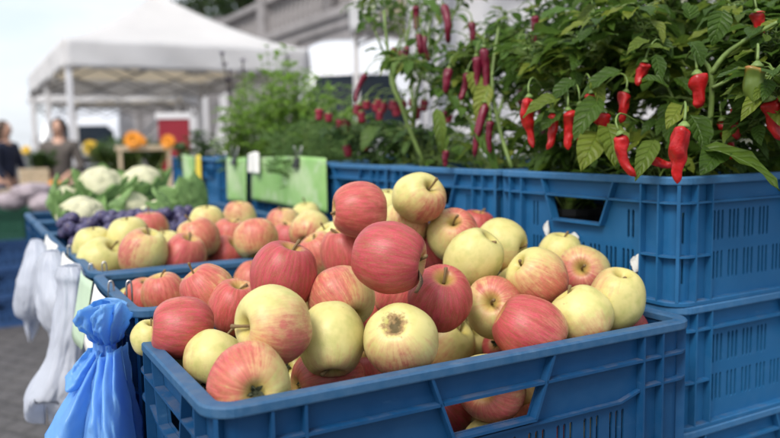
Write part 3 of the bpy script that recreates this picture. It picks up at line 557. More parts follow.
# ------------------------------------------------------------------ apples
PROF = [(0,.58),(.05,.585),(.10,.635),(.18,.735),(.28,.825),(.40,.86),(.55,.83),(.71,.715),(.85,.515),(.95,.26),(1.0,-.01),(.985,-.26),(.91,-.52),(.775,-.75),(.60,-.905),(.445,-.965),(.31,-.955),(.19,-.885),(.10,-.83),(0,-.82)]
def apple_mesh(seed, mat, squat=1.0, skew=.06, lob=.03):
    r = random.Random(seed); P = [Vector((a, b, 0)) for a, b in PROF]; n = 44; prof = [(max(.0004, p.x), p.y) for p in (crom(P, i/38) for i in range(39))]
    ph = r.random()*6; sk = r.uniform(-skew, skew); sk2 = r.uniform(-skew, skew); el = r.uniform(-.035, .035)
    def fn(p, a):
        low = max(0, -p.z)
        f = 1 + lob*math.cos(5*a+ph)*(low**1.2)*.9 + .012*math.sin(2*a+ph*2) + .012*math.sin(3*a+ph)
        nz = noise.noise(Vector((p.x*1.3+seed*7.1, p.y*1.3, p.z*1.3)))*.045
        f += nz
        x = p.x*f*(1+el); y = p.y*f*(1-el)
        z = p.z*squat*1.0 + sk*p.x + sk2*p.y*.6
        return Vector((x, y, z))
    mb = MB(); mb.lathe(prof, n, None, fn)
    return mb.mesh('apple', mat, True, True)
VARS = [apple_mesh(i, APPLE, s) for i, s in ((1, 1.0), (2, .93), (3, 1.05), (4, .97), (5, 1.09), (6, .90))]
SCARRED = apple_mesh(9, APPLE_SCAR, .93)
def stem_mesh(seed, ln):
    r = random.Random(seed); b = Vector((r.uniform(-.3, .3), r.uniform(-.3, .3), 0)); mb = MB()
    pts = [Vector((0, 0, .55)) + Vector((b.x*t*t, b.y*t*t, ln*t)) for t in (0, .2, .4, .6, .8, .93, 1.0)]
    mb.tube(pts, [.050, .042, .038, .038, .044, .060, .050], 8); return mb.mesh('stem', STEM, True)
STEMS = [stem_mesh(i, l) for i, l in ((1, .42), (2, .5), (3, .62), (4, .36))]
STEM_LONG = stem_mesh(8, 1.15); 
_t = STEM_LONG.materials; _t.clear(); _t.append(plain('pale_green_stem', (.42, .40, .13), .6, .2, 60))
def calyx_mesh():
    mb = MB()
    for k in range(5):
        a = 2*PI*k/5; d = Vector((math.cos(a), math.sin(a), 0)); s = Vector((-d.y, d.x, 0))
        for w, sg in ((.055, 1), (.045, -1)):
            mb.add([d*.02-s*w+Vector((0,0,-.825)), d*.02+s*w+Vector((0,0,-.825)), d*.13+s*w*1.1+Vector((0,0,-.89)), d*.13-s*w*1.1+Vector((0,0,-.89)), d*(.16+.06*sg)+s*.03+Vector((0,0,-.98+.05*sg)), d*(.2)+Vector((0,0,-.91))], [(0,1,2,3), (3,2,4,5)])
    mb.tube([(0,0,-.80), (0,0,-.86)], [.07, .05], 8)
    return mb.mesh('calyx', CALYX, False)
CAL = calyx_mesh()
G_APP = {1: 'apples heaped in the front crate', 2: 'apples lying in the half empty crate', 3: 'apples in the level filled crate'}
HID = {1: 'apple mostly buried under the heap in the front crate', 2: 'apple at the bottom of the half empty crate', 3: 'apple mostly buried among the others in the level filled crate'}
CAMW = Matrix((CX, -CY, -CZ)).transposed()     # right, up, toward the viewer -> world
for i, (cr, P, D, blush, axis, bd, kind, label) in enumerate(APPLES):
    p = Vector(P) + Vector((0, 0, CAM_Z))
    z = (CAMW @ Vector(axis)).normalized()
    rr = random.Random(100+i)
    spin = rr.uniform(0, 6.28)
    q = z.to_track_quat('Z', 'Y') @ Quaternion((0, 0, 1), spin)
    scar = 'russet scar' in label
    o = link(bpy.data.objects.new('apple', SCARRED if scar else VARS[(i*5+cr) % len(VARS)]))
    o.location = p; o.rotation_euler = q.to_euler(); s = D/2*1.055; o.scale = (s, s, s)
    b = (CAMW @ Vector(bd)).normalized(); lb = q.inverted() @ b
    o['blush_dir'] = [lb.x, lb.y, lb.z]; o['blush'] = float(blush)-(.22 if cr != 1 else .07)
    tag(o, label.replace('second apple crate', 'level crate').replace('sparsely filled', 'half empty') or HID[cr], 'apple', G_APP[cr])
    if kind == 's' or (cr == 3 and i % 2 == 0) or kind == '':
        st = STEM_LONG if 'long pale stem' in label else STEMS[i % 4]
        link(bpy.data.objects.new('stem', st), o)
    if (kind == 'c' or axis[2] < 0) and not scar: link(bpy.data.objects.new('calyx', CAL), o)
    if 'withered leaf' in label:
        mb = MB(); wl = plain('withered_leaf', (.16, .10, .06), .9, .4, 40)
        dn = q.inverted() @ (Vector((0, 0, -1))-CZ*.45); dn.z = 0; dn.normalize(); sd_ = dn.cross(Vector((0, 0, 1)))
        def lf(a, b):
            w = .19*math.sin(PI*min(1, b*.96+.04))**.8; x = (a-.5)*2*w
            return dn*(.06+.78*b)+sd_*(x+.05*math.sin(b*4))+Vector((0, 0, .68+.30*math.sin(PI*b*.75)+.05*math.sin(7*a+4*b)))
        mb.grid(6, 10, lf); lo = mb.build('leaf', wl, o, True); solid(lo, .012)

# ------------------------------------------------------------------ plums
def mat_plum():
    m, t, b = nt('plum_skin'); tc = N(t, 'ShaderNodeTexCoord').outputs['Object']; inf = N(t, 'ShaderNodeObjectInfo')
    c = mix(t, inf.outputs['Random'], (.018, .012, .045), (.035, .016, .050))
    blm = noise_tex(t, tc, 2.2, 4)
    c = mix(t, ramp(t, blm, [(.38, 0), (.66, .75)]), c, (.13, .13, .27))
    L(t, c, b.inputs['Base Color']); b.inputs['Roughness'].default_value = .5
    return m
PLUM = mat_plum(); pm = MB()
def plumfn(p, a):
    cre = .07*math.exp(-(((a+PI) % (2*PI)-PI)/.25)**2)
    return Vector((p.x*(1-cre), p.y*(1-cre), p.z))
pm.lathe([(.001, .92), (.06, .93), (.2, 1.06), (.5, 1.02), (.75, .80), (.93, .38), (.98, -.05), (.9, -.5), (.68, -.86), (.35, -1.08), (.001, -1.15)], 20, None, plumfn)
PLUM_ME = pm.mesh('plum', PLUM, True, True)
k = 0; rr = random.Random(3); placed = []
for _ in range(30000):
    u = rr.uniform(.02, .27); v = rr.uniform(.935, 1.175); lay = rr.choice((0, 0, 1))
    r = rr.uniform(.0118, .0138); z = ZB+(.0 if lay == 0 else .016)+rr.uniform(-.006, .006)+.022*math.exp(-((v-1.06)/.07)**2)
    p = uv(u, v, z)
    if any((p-q).length < (r+s)*.97 for q, s in placed): continue
    placed.append((p, r))
    o = link(bpy.data.objects.new('plum', PLUM_ME)); o.location = p; o.scale = (r, r, r); o.rotation_euler = (rr.uniform(0, 6), rr.uniform(0, 6), rr.uniform(0, 6))
    tag(o, 'dark bloomy plum in the purple heap between the apples and the cauliflowers', 'plum', 'plums heaped behind the apples')
    k += 1
    if k >= 285: break

# ------------------------------------------------------------------ cauliflowers
CURD = plain('cauliflower_curd', (.56, .55, .37), .8, .2, 40, 0, .35)
def cauliflower(p, R, label, seed, tilt=(0, 0), leafy=1.0):
    R *= 1.0
    r = random.Random(seed); o = thing('cauliflower', label, 'cauliflower', p, r.uniform(0, 6), 'cauliflowers heaped behind the plums')
    mb = MB(); nu, nv = 48, 26
    dirs = [Vector((r.gauss(0, 1), r.gauss(0, 1), abs(r.gauss(0, .9))+.1)).normalized() for _ in range(46)]
    def cf(a, b):
        th = 2*PI*a; ph = b*PI*.62
        d = Vector((math.sin(ph)*math.cos(th), math.sin(ph)*math.sin(th), math.cos(ph)))
        g = max(0, max(d.dot(q) for q in dirs)); ff = R*(.74+.20*((g-.9)/.1 if g > .9 else 0)**.7) + R*.035*noise.noise(d*14+Vector((seed, 0, 0)))
        return d*ff*Vector((1, 1, .85)).length/1.65
    mb.grid(nu, nv, cf); mb.build('curd', CURD, o, True, False, .0005)
    n = int(11*leafy)
    for j in range(n):
        a = 2*PI*j/n+r.uniform(-.2, .2); ln = R*r.uniform(1.15, 1.6); w = R*r.uniform(.42, .6); opn = r.uniform(.15, .75); lm = MB()
        def lf(x, y):
            t = y; s = (x-.5)*2; rad = R*(.62+.45*math.sin(t*1.5)*(.6+opn)); z = -R*.55+ln*t*(1-.25*opn*t)
            wd = w*(math.sin(PI*min(1, .18+t*.80)))*(1+.10*math.sin(t*23+s*5))
            c = Vector((rad+ (t**2)*opn*R*.5 - abs(s)**2*R*.14, s*wd, z-abs(s)*R*.05*math.sin(t*17+j)))
            return Vector((c.x*math.cos(a)-c.y*math.sin(a), c.x*math.sin(a)+c.y*math.cos(a), c.z))
        lm.grid(8, 12, lf); lm.uv = [((i/8-.5)*2, q/12, 0) for q in (0,)*13 for i in range(9)]; lm.build('leaf', LEAF_CAUL, o, True)
    o.rotation_euler = (tilt[0], tilt[1], o.rotation_euler.z)
    return o
for (px, py, d, R, lab, sd, tl) in (
    (101, 190, 2.05, .068, 'cream cauliflower head at the back left, standing upright in green leaves', 1, (.3, -.1)),
    (143, 189, 2.12, .070, 'large pale cauliflower head at the back, right of the upright cream one', 2, (.25, .1)),
    (82, 221, 1.70, .060, 'cauliflower lying lowest at the left, half wrapped in leaves by the plums', 3, (.5, -.3)),
    (128, 214, 1.86, .062, 'leafy cauliflower in the front middle, its curd hidden by blue green leaves', 4, (1.4, .2)),
    (186, 208, 1.86, .066, 'leafy cauliflower at the right end, nearest the blue plant crates', 5, (.7, .6)),
    (160, 222, 1.72, .055, 'smaller leafy cauliflower touching the plums, below the right end one', 6, (1.2, -.2)),
    (64, 205, 2.0, .055, 'leafy cauliflower at the far left corner, mostly pale green ribs', 7, (1.0, -.5))):
    cauliflower(at(px, py, d), R, lab, sd, tl, 1.0)
# ------------------------------------------------------------------ the stall table
WOOD = plain('grey_stall_wood', (.20, .15, .10), .8, .3, 10, 0, .3)
t_ = thing('stall_table', 'long wooden trestle table that carries the produce crates', 'table', uv(.5, .8, 0), YAW)
mb = MB(); mb.box((-.48, -.95, ZA-H_C-.034), (.077, 1.1, ZA-H_C-.0015)); bevel(mb.build('tabletop', WOOD, t_), .004)
for x in (-.22, .0):
    for y in (-.75, .2, 1.0):
        mb = MB(); mb.box((x-.03, y-.03, 0), (x+.03, y+.03, ZA-H_C-.036)); bevel(mb.build('leg', WOOD, t_), .004)
mb = MB(); mb.box((-.02, .305, ZA-H_C-.0005), (.575, 1.80, ZB-H_C-.0005))
rb = mb.build('plank', WOOD); rb.location = uv(0, 0, 0); rb.rotation_euler = (0, 0, YAW); bevel(rb, .003)
t2 = thing('plant_bench', 'lower wooden bench under the stacked plant crates', 'bench', uv(PU+.28, PV, 0), YAW); zb_ = ZP-3*H_C-.001
mb = MB(); mb.box((-.30, -.06, zb_-.03), (.34, 3.4, zb_)); bevel(mb.build('top', WOOD, t2), .004)
for x in (-.25, .29):
    for y in (.0, 1.6, 3.3):
        mb = MB(); mb.box((x-.03, y-.03, 0), (x+.03, y+.03, zb_-.031)); bevel(mb.build('leg', WOOD, t2), .004)
tag(rb, 'low wooden board raising the produce crates behind the front one', 'board')

# ------------------------------------------------------------------ leaves, stems and pepper plants
def leaf(mb, base, d, up, ln, w, droop=.5, fold=.25, seg=6, curl=0, wav=0):
    """a pointed leaf from base along d, its face towards up"""
    d = Vector(d).normalized(); s = d.cross(Vector(up))
    if s.length < 1e-4: s = d.orthogonal()
    s.normalize(); n = s.cross(d).normalized()
    vs = []; p = Vector(base); ang = 0
    for i in range(seg+1):
        t = i/seg
        wd = w*(math.sin(PI*t**.72)**.85 if 0 < t < 1 else .0)*(1-.12*t)
        dd = d*math.cos(ang)-n*math.sin(ang); nn = n*math.cos(ang)+d*math.sin(ang)
        wv = wav*math.sin(i*2.1+ln*300)*w*.3
        vs += [p-s*wd*.5+nn*(wd*fold*.5+wv), p, p+s*wd*.5+nn*(wd*fold*.5-wv)]
        p = p+dd*(ln/seg); ang += droop/seg
    fs = []
    for i in range(seg):
        a = i*3; fs += [(a, a+1, a+4, a+3), (a+1, a+2, a+5, a+4)]
    mb.uv += [(9, 0, 0)]*(len(mb.v)-len(mb.uv)); mb.add(vs, fs)
    mb.uv += [(x, i/seg, 0) for i in range(seg+1) for x in (-1, 0, 1)]
def hang_pepper(mb, top, ln, r, seed, wrinkle=.18, bend=.25, taper=.5, nseg=16, nring=14, d=(0, 0, -1)):
    rr = random.Random(seed); d = Vector(d).normalized(); s = d.orthogonal().normalized(); s = Quaternion(d, rr.uniform(0, 6)) @ s
    k1, k2, ph = rr.uniform(6, 10), rr.uniform(3, 5), rr.uniform(0, 6)
    c = []
    for i in range(nseg+1):
        t = i/nseg; c.append(Vector(top)+d*(ln*t)+s*(bend*ln*(math.sin(t*2.6)-.3*t)*.5)+d.cross(s)*(.10*ln*math.sin(t*5+ph)*wrinkle*2))
    vs = []
    for i, p in enumerate(c):
        t = i/nseg
        f = min(1, (t/.07)**.5)*(1-taper*t)*(1-max(0, (t-.88)/.12)**2*.93)
        tt = (c[min(i+1, nseg)]-c[max(i-1, 0)]).normalized(); a = s-tt*s.dot(tt); a.normalize(); b = tt.cross(a)
        for j in range(nring):
            an = 2*PI*j/nring
            nz = noise.noise(Vector((math.cos(an)*1.3, math.sin(an)*1.3, t*ln/r*.85+seed*3.3)))
            n2 = noise.noise(Vector((math.cos(an)*2.6, math.sin(an)*2.6, t*ln/r*1.9+seed*5.1)))
            q = r*max(.03, f)*(1+wrinkle*(1.7*nz+.35*n2+.30*math.sin(t*k1+ph+1.1*math.sin(an))+.2*math.sin(3*an+t*k2)))
            vs.append(p+(a*math.cos(an)+b*math.sin(an))*q)
    n = nring
    fs = [(i*n+j, i*n+(j+1) % n, (i+1)*n+(j+1) % n, (i+1)*n+j) for i in range(nseg) for j in range(n)]
    fs += [tuple(range(n-1, -1, -1)), tuple(range(nseg*n, nseg*n+n))]
    mb.add(vs, fs); return d
def add_pepper(parent, inv, top, ln, r, seed, mat, wrinkle=.18, bend=.25, taper=.5, d=(0, 0, -1), label=None, stalk=.03, up=(0, 0, 1)):
    top = inv @ Vector(top)
    mb = MB(); hang_pepper(mb, top, ln, r, seed, wrinkle, bend, taper, 18, 14, d); o = mb.build('pepper', mat, parent, True); sb = o.modifiers.new('sub', 'SUBSURF'); sb.levels = sb.render_levels = 1
    if label: o['label'] = label
    dd = Vector(d).normalized()
    m2 = MB(); q = top+dd*r*.12
    m2.tube([top+dd*r*.10, top-dd*r*.12, top-dd*r*.45], [r*.62, r*.50, r*.18], 10)
    s0 = top-dd*r*.4; aim = Vector((0, 0, s0.z+.035))-s0; aim = aim.normalized()*min(aim.length, .06)
    m2.tube(curve_pts([s0, s0-dd*stalk*.45+aim*.08, s0-dd*stalk*.6+aim*.45, s0+aim], 8), [r*.15*(1-.05*q_) for q_ in range(9)], 6)
    m2.build('cap', STALK, o, True)
    return o
def bush(name, label, cat, base, H, spread, nleaf, ll, seed, lmat, smat, pot=True, trunk=.35, stemr=.006, group=None, lean=(0, 0), droop=.7, hero=(), hero_stems=(), flowers=12, lw=.46, low=.15, bare=0, l1=None, skirt=0):
    """a branching plant in a pot: stems, foliage, blossoms; its own leaves at hero places too"""
    r = random.Random(seed); o = thing(name, label, cat, base, 0, group); inv = Matrix.Translation(-Vector(base))
    st = MB(); fo = MB(); fl = MB(); nodes = []
    def grow(p, d, ln, rad, lev):
        q = p; pts = [p]
        for i in range(4):
            d = (d+Vector((r.gauss(0, .13), r.gauss(0, .13), .05))).normalized(); q = q+d*(ln/4); pts.append(q); nodes.append((q.copy(), d.copy(), lev))
        st.tube(pts, [rad*(1-.08*i) for i in range(5)], 6)
        if lev < 4 and ln > .02:
            kids = 3 if lev == 0 else 2
            a0 = r.uniform(0, 6)
            for k in range(kids):
                a = a0+2*PI*k/kids+r.uniform(-.5, .5); tl = r.uniform(.35, .75)*spread
                s = Vector((math.cos(a), math.sin(a), 0)); grow(q, (d+s*tl).normalized(), (l1*H if (l1 and lev == 0) else ln)*r.uniform(.62, .85), rad*.68, lev+1)
    grow(Vector((0, 0, .06)), Vector((lean[0], lean[1], 1)).normalized(), H*trunk, stemr, 0)
    cand = [n for n in nodes if n[2] >= 1] or nodes
    for i in range(nleaf):
        p, d, lev = r.choice(cand); a = r.uniform(0, 6.28); out = Vector((math.cos(a), math.sin(a), r.uniform(-.25, .5))).normalized()
        if p.z < low*H and r.random() < bare: continue
        pl = r.uniform(.3, .7)*ll; e = p+out*pl
        if e.z < .20: e += inside(Vector(base)+e, .06)
        st.tube([p, p+out*pl*.5+Vector((0, 0, .003)), e], [stemr*.22, stemr*.18, stemr*.14], 4, False)
        s = ll*r.uniform(.5, 1.15)
        leaf(fo, e, out+Vector((0, 0, r.uniform(-.6, .15))), (r.gauss(0, .3), r.gauss(0, .3), 1), s, s*lw*r.uniform(.85, 1.2), droop*r.uniform(.4, 1.5), r.uniform(.1, .45), 6, 0, .25)
    for i in range(skirt):
        a = r.uniform(0, 6.28); rd = .13*math.sqrt(r.random()); p = Vector((0, 0, .07+.10*r.random())); e = Vector((rd*math.cos(a), rd*math.sin(a), r.uniform(.11, .235)))
        e += inside(Vector(base)+e)
        st.tube([p, (p+e)/2+Vector((0, 0, .01)), e], [stemr*.25, stemr*.2, stemr*.15], 4, False); s = ll*r.uniform(.6, 1.2)
        leaf(fo, e, (math.cos(a), math.sin(a), r.uniform(-.7, .6)), (r.gauss(0, .4), r.gauss(0, .4), 1), s, s*lw*r.uniform(.85, 1.2), droop*r.uniform(.4, 1.5), r.uniform(.1, .45), 6, 0, .25)
    for (a, b, w) in hero:                      # single leaves the photograph shows clearly
        a = inv @ Vector(a); b = inv @ Vector(b); dd = b-a
        leaf(fo, a, dd+Vector((0, 0, dd.length*.2)), (0.1, -.55, 1), dd.length*1.06, w*.84, .85, .38, 8, 0, .25)
    for pts, rad in hero_stems: st.tube(curve_pts([inv @ Vector(p) for p in pts], 10), [rad*(1-.04*i) for i in range(11)], 8)
    for i in range(flowers):
        p, d, lev = r.choice(cand); c = p+Vector((r.gauss(0, .01), r.gauss(0, .01), -.012)); dn = Vector((r.gauss(0, .4), r.gauss(0, .4), -1)).normalized()
        s = dn.orthogonal().normalized()
        for k in range(5):
            a = Quaternion(dn, 2*PI*k/5) @ s; leaf(fl, c, a+dn*.9, -dn, .009, .006, -.3, .2, 2)
    st.build('stem', smat, o, True); fo.build('foliage', lmat, o, True)
    if flowers: fl.build('blossom', PETAL_W, o)
    if pot:
        pm = MB(); pm.lathe([(.001, .0), (.045, .0), (.058, .085), (.062, .085), (.062, .095), (.055, .095), (.052, .08), (.001, .08)], 20); pm.mi = 0; pm.build('pot', POT, o, False)
    return o, inv
def crate_spot(k, fu, fv): return uv(PU+.56*fu, PV+.364*k+.36*fv, ZP-H_C+.0075)
def inside(p, m=.075):
    """shift that keeps a low leaf within the plant crates"""
    q = Vector(p)-A0; a = q.dot(U); b = q.dot(V); d = Vector((0, 0, 0))
    if a < PU+m: d += U*(PU+m-a)
    if b < PV+m: d += V*(PV+m-b)
    return d
HZ = lambda px, py, d: at(px, py, d)
# --- red wrinkled peppers: the bushes in the nearest plant crate
hero1 = [(HZ(600,98,.98), HZ(578,134,.95), .040), (HZ(562,98,1.0), HZ(526,112,.98), .030), (HZ(600,132,.97), HZ(585,165,.94), .048), (HZ(607,125,.97), HZ(618,160,.93), .05), (HZ(560,112,1.0), HZ(543,128,.99), .03),
         (HZ(622,70,.98), HZ(583,92,.97), .03), (HZ(575,80,1.0), HZ(552,100,.99), .028), (HZ(590,78,.99), HZ(604,104,.97), .028)]
hero2 = [(HZ(700,148,.90), HZ(782,178,.84), .040), (HZ(690,42,.93), HZ(704,62,.91), .030), (HZ(640,50,.97), HZ(668,46,.95), .02), (HZ(668,88,.94), HZ(645,75,.93), .028), (HZ(648,40,.97), HZ(630,50,.95), .022), (HZ(655,55,.96), HZ(662,80,.94), .024),
         (HZ(690,20,.95), HZ(688,0,.95), .03), (HZ(723,10,.92), HZ(716,42,.91), .035), (HZ(745,100,.88), HZ(775,92,.86), .026), (HZ(690,115,.92), HZ(708,148,.89), .04), (HZ(683,105,.92), HZ(670,125,.9), .03), (HZ(655,140,.92), HZ(640,175,.89), .03), (HZ(723,150,.9), HZ(706,170,.87), .04), (HZ(735,60,.9), HZ(752,48,.88), .02)]
st2 = [([HZ(706,150,.95), HZ(711,112,.94), HZ(711,74,.93), HZ(703,60,.93)], .0042), ([HZ(711,74,.93), HZ(726,54,.92), HZ(752,36,.90), HZ(782,20,.88)], .0036), ([HZ(712,88,.93), HZ(728,80,.92), HZ(744,68,.91)], .0026)]
b1, i1 = bush('pepper_plant', 'leafy bush with a cluster of wrinkled red peppers hanging over the crate rim', 'pepper plant', crate_spot(0, .15, .80), .42, 1.15, 820, .046, 21, LEAF_PEP, STALK, group='red pepper plants in the nearest plant crate', trunk=.19, l1=.34, skirt=130, hero=hero1, flowers=16)
b2, i2 = bush('pepper_plant', 'leafy bush with a large wrinkled red pepper hanging over the near crate corner', 'pepper plant', crate_spot(0, .20, .30), .42, 1.2, 840, .047, 22, LEAF_PEP, STALK, group='red pepper plants in the nearest plant crate', trunk=.19, l1=.34, skirt=130, hero=hero2, hero_stems=st2, flowers=16)
b3, i3 = bush('pepper_plant', 'leafy bush with a half green pepper, at the right edge of the picture', 'pepper plant', crate_spot(0, .52, .35), .44, 1.2, 820, .047, 23, LEAF_PEP, STALK, group='red pepper plants in the nearest plant crate', trunk=.19, l1=.34, skirt=130, flowers=12)
b4, i4 = bush('pepper_plant', 'tall dense bush behind the red pepper bushes, top right', 'pepper plant', crate_spot(0, .60, .78), .50, 1.25, 860, .046, 24, LEAF_PEP, STALK, group='red pepper plants in the nearest plant crate', trunk=.19, l1=.34, skirt=130, flowers=12)
for (pl, iv, px, py, d, ln, r, sd, mat, wr, bd, dr) in (
    (b2, i2, 684, 126, .84, .062, .0135, 3, PEP_RED, .22, .10, (-.1, 0, -1)), (b2, i2, 620, 134, .90, .052, .0105, 4, PEP_RED, .16, .35, (.42, -.1, -1)), (b2, i2, 697, 74, .92, .040, .0135, 5, PEP_RED, .2, .1, (.05, 0, -1)),
    (b2, i2, 650, 160, .93, .032, .008, 6, PEP_RED, .2, .3, (1, 0, -.1)), (b2, i2, 645, 62, .97, .030, .009, 7, PEP_RED, .2, .3, (-.2, 0, -1)),
    (b1, i1, 529, 97, 1.02, .066, .0115, 8, PEP_RED, .24, .2, (.1, 0, -1)), (b1, i1, 552, 112, 1.00, .048, .0105, 9, PEP_RED, .2, .3, (-.1, 0, -1)), (b1, i1, 568, 110, .99, .050, .0105, 10, PEP_RED, .2, .2, (.0, 0, -1)),
    (b1, i1, 592, 93, 1.0, .040, .0105, 11, PEP_RED, .18, .2, (.1, 0, -1)), (b1, i1, 580, 104, 1.01, .055, .010, 12, PEP_RED, .2, .3, (.1, .1, -1)), (b1, i1, 604, 112, 1.0, .044, .010, 13, PEP_RED, .2, .2, (.1, 0, -1)), (b1, i1, 588, 132, 1.0, .034, .009, 14, PEP_RED, .2, .2, (-.2, 0, -1)), (b1, i1, 626, 92, 1.0, .04, .010, 15, PEP_RED, .2, .2, (-.2, 0, -1)),
    (b3, i3, 770, 100, .86, .046, .013, 17, PEP_RED, .2, .2, (.25, 0, -1)), (b3, i3, 740, 98, .95, .05, .011, 18, PEP_RED, .2, .2, (0, 0, -1)), (b3, i3, 722, 120, .98, .05, .011, 19, PEP_RED, .2, .2, (.2, 0, -1)), (b3, i3, 757, 12, .92, .03, .010, 20, PEP_RED, .2, .2, (.2, 0, -1))):
    add_pepper(pl, iv, at(px, py, d), ln*1.04, r*.9, sd, mat, wr*1.5, bd, .58, dr)
g = add_pepper(b3, i3, at(757, 66, .84), .044, .0125, 16, PEP_GREEN, .24, .15, .42, (-.05, 0, -1), 'wrinkled green pepper turning orange at the top')
g.data.materials.clear(); g.data.materials.append(mat_turning((i3 @ at(757, 76, .84)).z))
# --- long purple-red peppers
hero3 = [(HZ(470,125,1.28), HZ(500,170,1.24), .035), (HZ(470,72,1.3), HZ(480,100,1.28), .04), (HZ(436,108,1.3), HZ(443,150,1.28), .03), (HZ(440,130,1.3), HZ(444,152,1.29), .03), (HZ(488,85,1.28), HZ(478,118,1.26), .04), (HZ(500,60,1.25), HZ(530,42,1.23), .035), (HZ(422,0,1.35), HZ(440,14,1.33), .03), (HZ(494,25,1.3), HZ(508,15,1.28), .02), (HZ(540,20,1.2), HZ(575,5,1.18), .03)]
G_CAY = 'tall pepper plants with long purple red fruit'
c1, ic1 = bush('chilli_plant', 'tall plant hung with long dark purple red chillies, in front of the white tent', 'pepper plant', crate_spot(1, .20, .42), .50, .95, 620, .040, 31, LEAF_CAY, STALK, group=G_CAY, skirt=70, hero=hero3, flowers=22, hero_stems=[([HZ(512,168,1.25), HZ(500,130,1.27), HZ(492,80,1.28), HZ(500,20,1.3)], .004)], trunk=.28, l1=.26, low=.4, bare=.3)
c2, ic2 = bush('chilli_plant', 'slender leaning plant with curved chillies against the grey wall, thin bare stem', 'pepper plant', crate_spot(1, .12, .93), .52, .75, 330, .032, 32, LEAF_CAY, STALK, group=G_CAY, skirt=70, flowers=14, hero_stems=[([HZ(425,166,1.5), HZ(408,125,1.5), HZ(398,95,1.5), HZ(389,60,1.5), HZ(384,10,1.5)], .0045), ([HZ(394,80,1.5), HZ(405,50,1.5), HZ(412,10,1.5)], .003)], low=.5, bare=.8)
c4, ic4 = bush('chilli_plant', 'bushy chilli plant between the tall one and the slender leaning one', 'pepper plant', crate_spot(1, .50, .55), .48, 1.0, 400, .038, 37, LEAF_CAY, STALK, group=G_CAY, skirt=60, flowers=18, trunk=.26, l1=.26)
c3, ic3 = bush('chilli_plant', 'chilli plant behind the tall one, smaller leaves, near the red bushes', 'pepper plant', crate_spot(1, .50, .40), .50, .95, 600, .040, 34, LEAF_CAY, STALK, group=G_CAY, skirt=70, flowers=14)
for (pl, iv, px, py, d, ln, r, sd, bd, dr) in (
    (c1, ic1, 484, 47, 1.28, .078, .0085, 41, .1, (.06, 0, -1)), (c1, ic1, 476, 56, 1.29, .060, .0085, 42, .15, (-.05, 0, -1)), (c1, ic1, 449, 68, 1.32, .045, .009, 43, .2, (-.08, 0, -1)), (c1, ic1, 534, 15, 1.24, .050, .007, 44, .1, (.06, 0, -1)), (c1, ic1, 537, 40, 1.25, .040, .006, 45, .1, (.1, 0, -1)), (c1, ic1, 485, 102, 1.27, .095, .0085, 46, .15, (-.22, 0, -1)), (c1, ic1, 490, 120, 1.24, .055, .007, 47, .1, (0, 0, -1)), (c1, ic1, 467, 72, 1.31, .05, .008, 48, .3, (-.3, 0, -1)), (c1, ic1, 446, 150, 1.3, .03, .007, 49, .1, (0, 0, -1)),
    (c3, ic3, 520, 88, 1.32, .07, .008, 50, .2, (.1, 0, -1)), (c3, ic3, 533, 86, 1.32, .05, .007, 51, .2, (.1, 0, -1)), (c3, ic3, 519, 45, 1.35, .03, .012, 52, .2, (.1, 0, -1)), (c3, ic3, 540, 108, 1.3, .05, .008, 53, .2, (.1, 0, -1)),
    (c2, ic2, 443, 5, 1.45, .075, .009, 54, .75, (.15, 0, -1)), (c2, ic2, 407, 45, 1.48, .075, .0075, 55, .55, (.35, 0, -1)), (c2, ic2, 418, 34, 1.48, .045, .0075, 56, .4, (.2, 0, -1)), (c2, ic2, 424, 36, 1.48, .05, .0075, 57, .4, (.3, 0, -1)), (c2, ic2, 400, 50, 1.5, .045, .0075, 58, .6, (-.3, 0, -1)), (c2, ic2, 366, 73, 1.55, .065, .007, 59, .35, (-.3, 0, -1)), (c2, ic2, 396, 48, 1.5, .04, .0075, 60, .6, (-.4, 0, -1)), (c2, ic2, 415, 5, 1.5, .05, .008, 61, .3, (0, 0, -1)), (c2, ic2, 472, 22, 1.42, .04, .008, 62, .3, (0, 0, -1)), (c2, ic2, 446, 110, 1.42, .06, .006, 63, .4, (-.35, 0, -1))):
    add_pepper(pl, iv, at(px, py, d), ln, r, sd, PEP_CAY, .16, bd, .45, dr, None, .028)
# --- small round peppers
G_RND = 'low bushes with small round red peppers'
r1, ir1 = bush('chilli_plant', 'low dark bush with small round red peppers, left one beside the wide green sign', 'pepper plant', crate_spot(2, .22, .62), .21, 1.5, 230, .042, 61, LEAF_DARK, STALK, group=G_RND, skirt=60, l1=.35, flowers=0, hero=[(HZ(376,126,1.65), HZ(362,148,1.62), .04)], lw=.38, trunk=.3)
r2, ir2 = bush('chilli_plant', 'low dark bush with small round red peppers, right one under the thin bare stem', 'pepper plant', crate_spot(2, .24, .15), .21, 1.5, 230, .042, 62, LEAF_DARK, STALK, group=G_RND, skirt=60, l1=.35, flowers=0, lw=.38, trunk=.3)
for j, (px, py) in enumerate(((319,113),(328,117),(339,122),(346,128),(358,111),(362,112),(368,108),(376,104),(383,106),(392,104),(396,107),(404,102),(411,98),(417,107),(424,108),(347,153),(368,150),(382,111),(374,110),(450,122))):
    pl, iv = (r1, ir1) if px < 372 else (r2, ir2); py += R_.uniform(-5, 5); px += R_.uniform(-3, 3)
    add_pepper(pl, iv, at(px, py-4, 1.74), .027*R_.uniform(.75, 1.1), .0108, 80+j, PEP_PINK, .08, .05, .25, (R_.uniform(-.4, .4), 0, -1), None, .02)
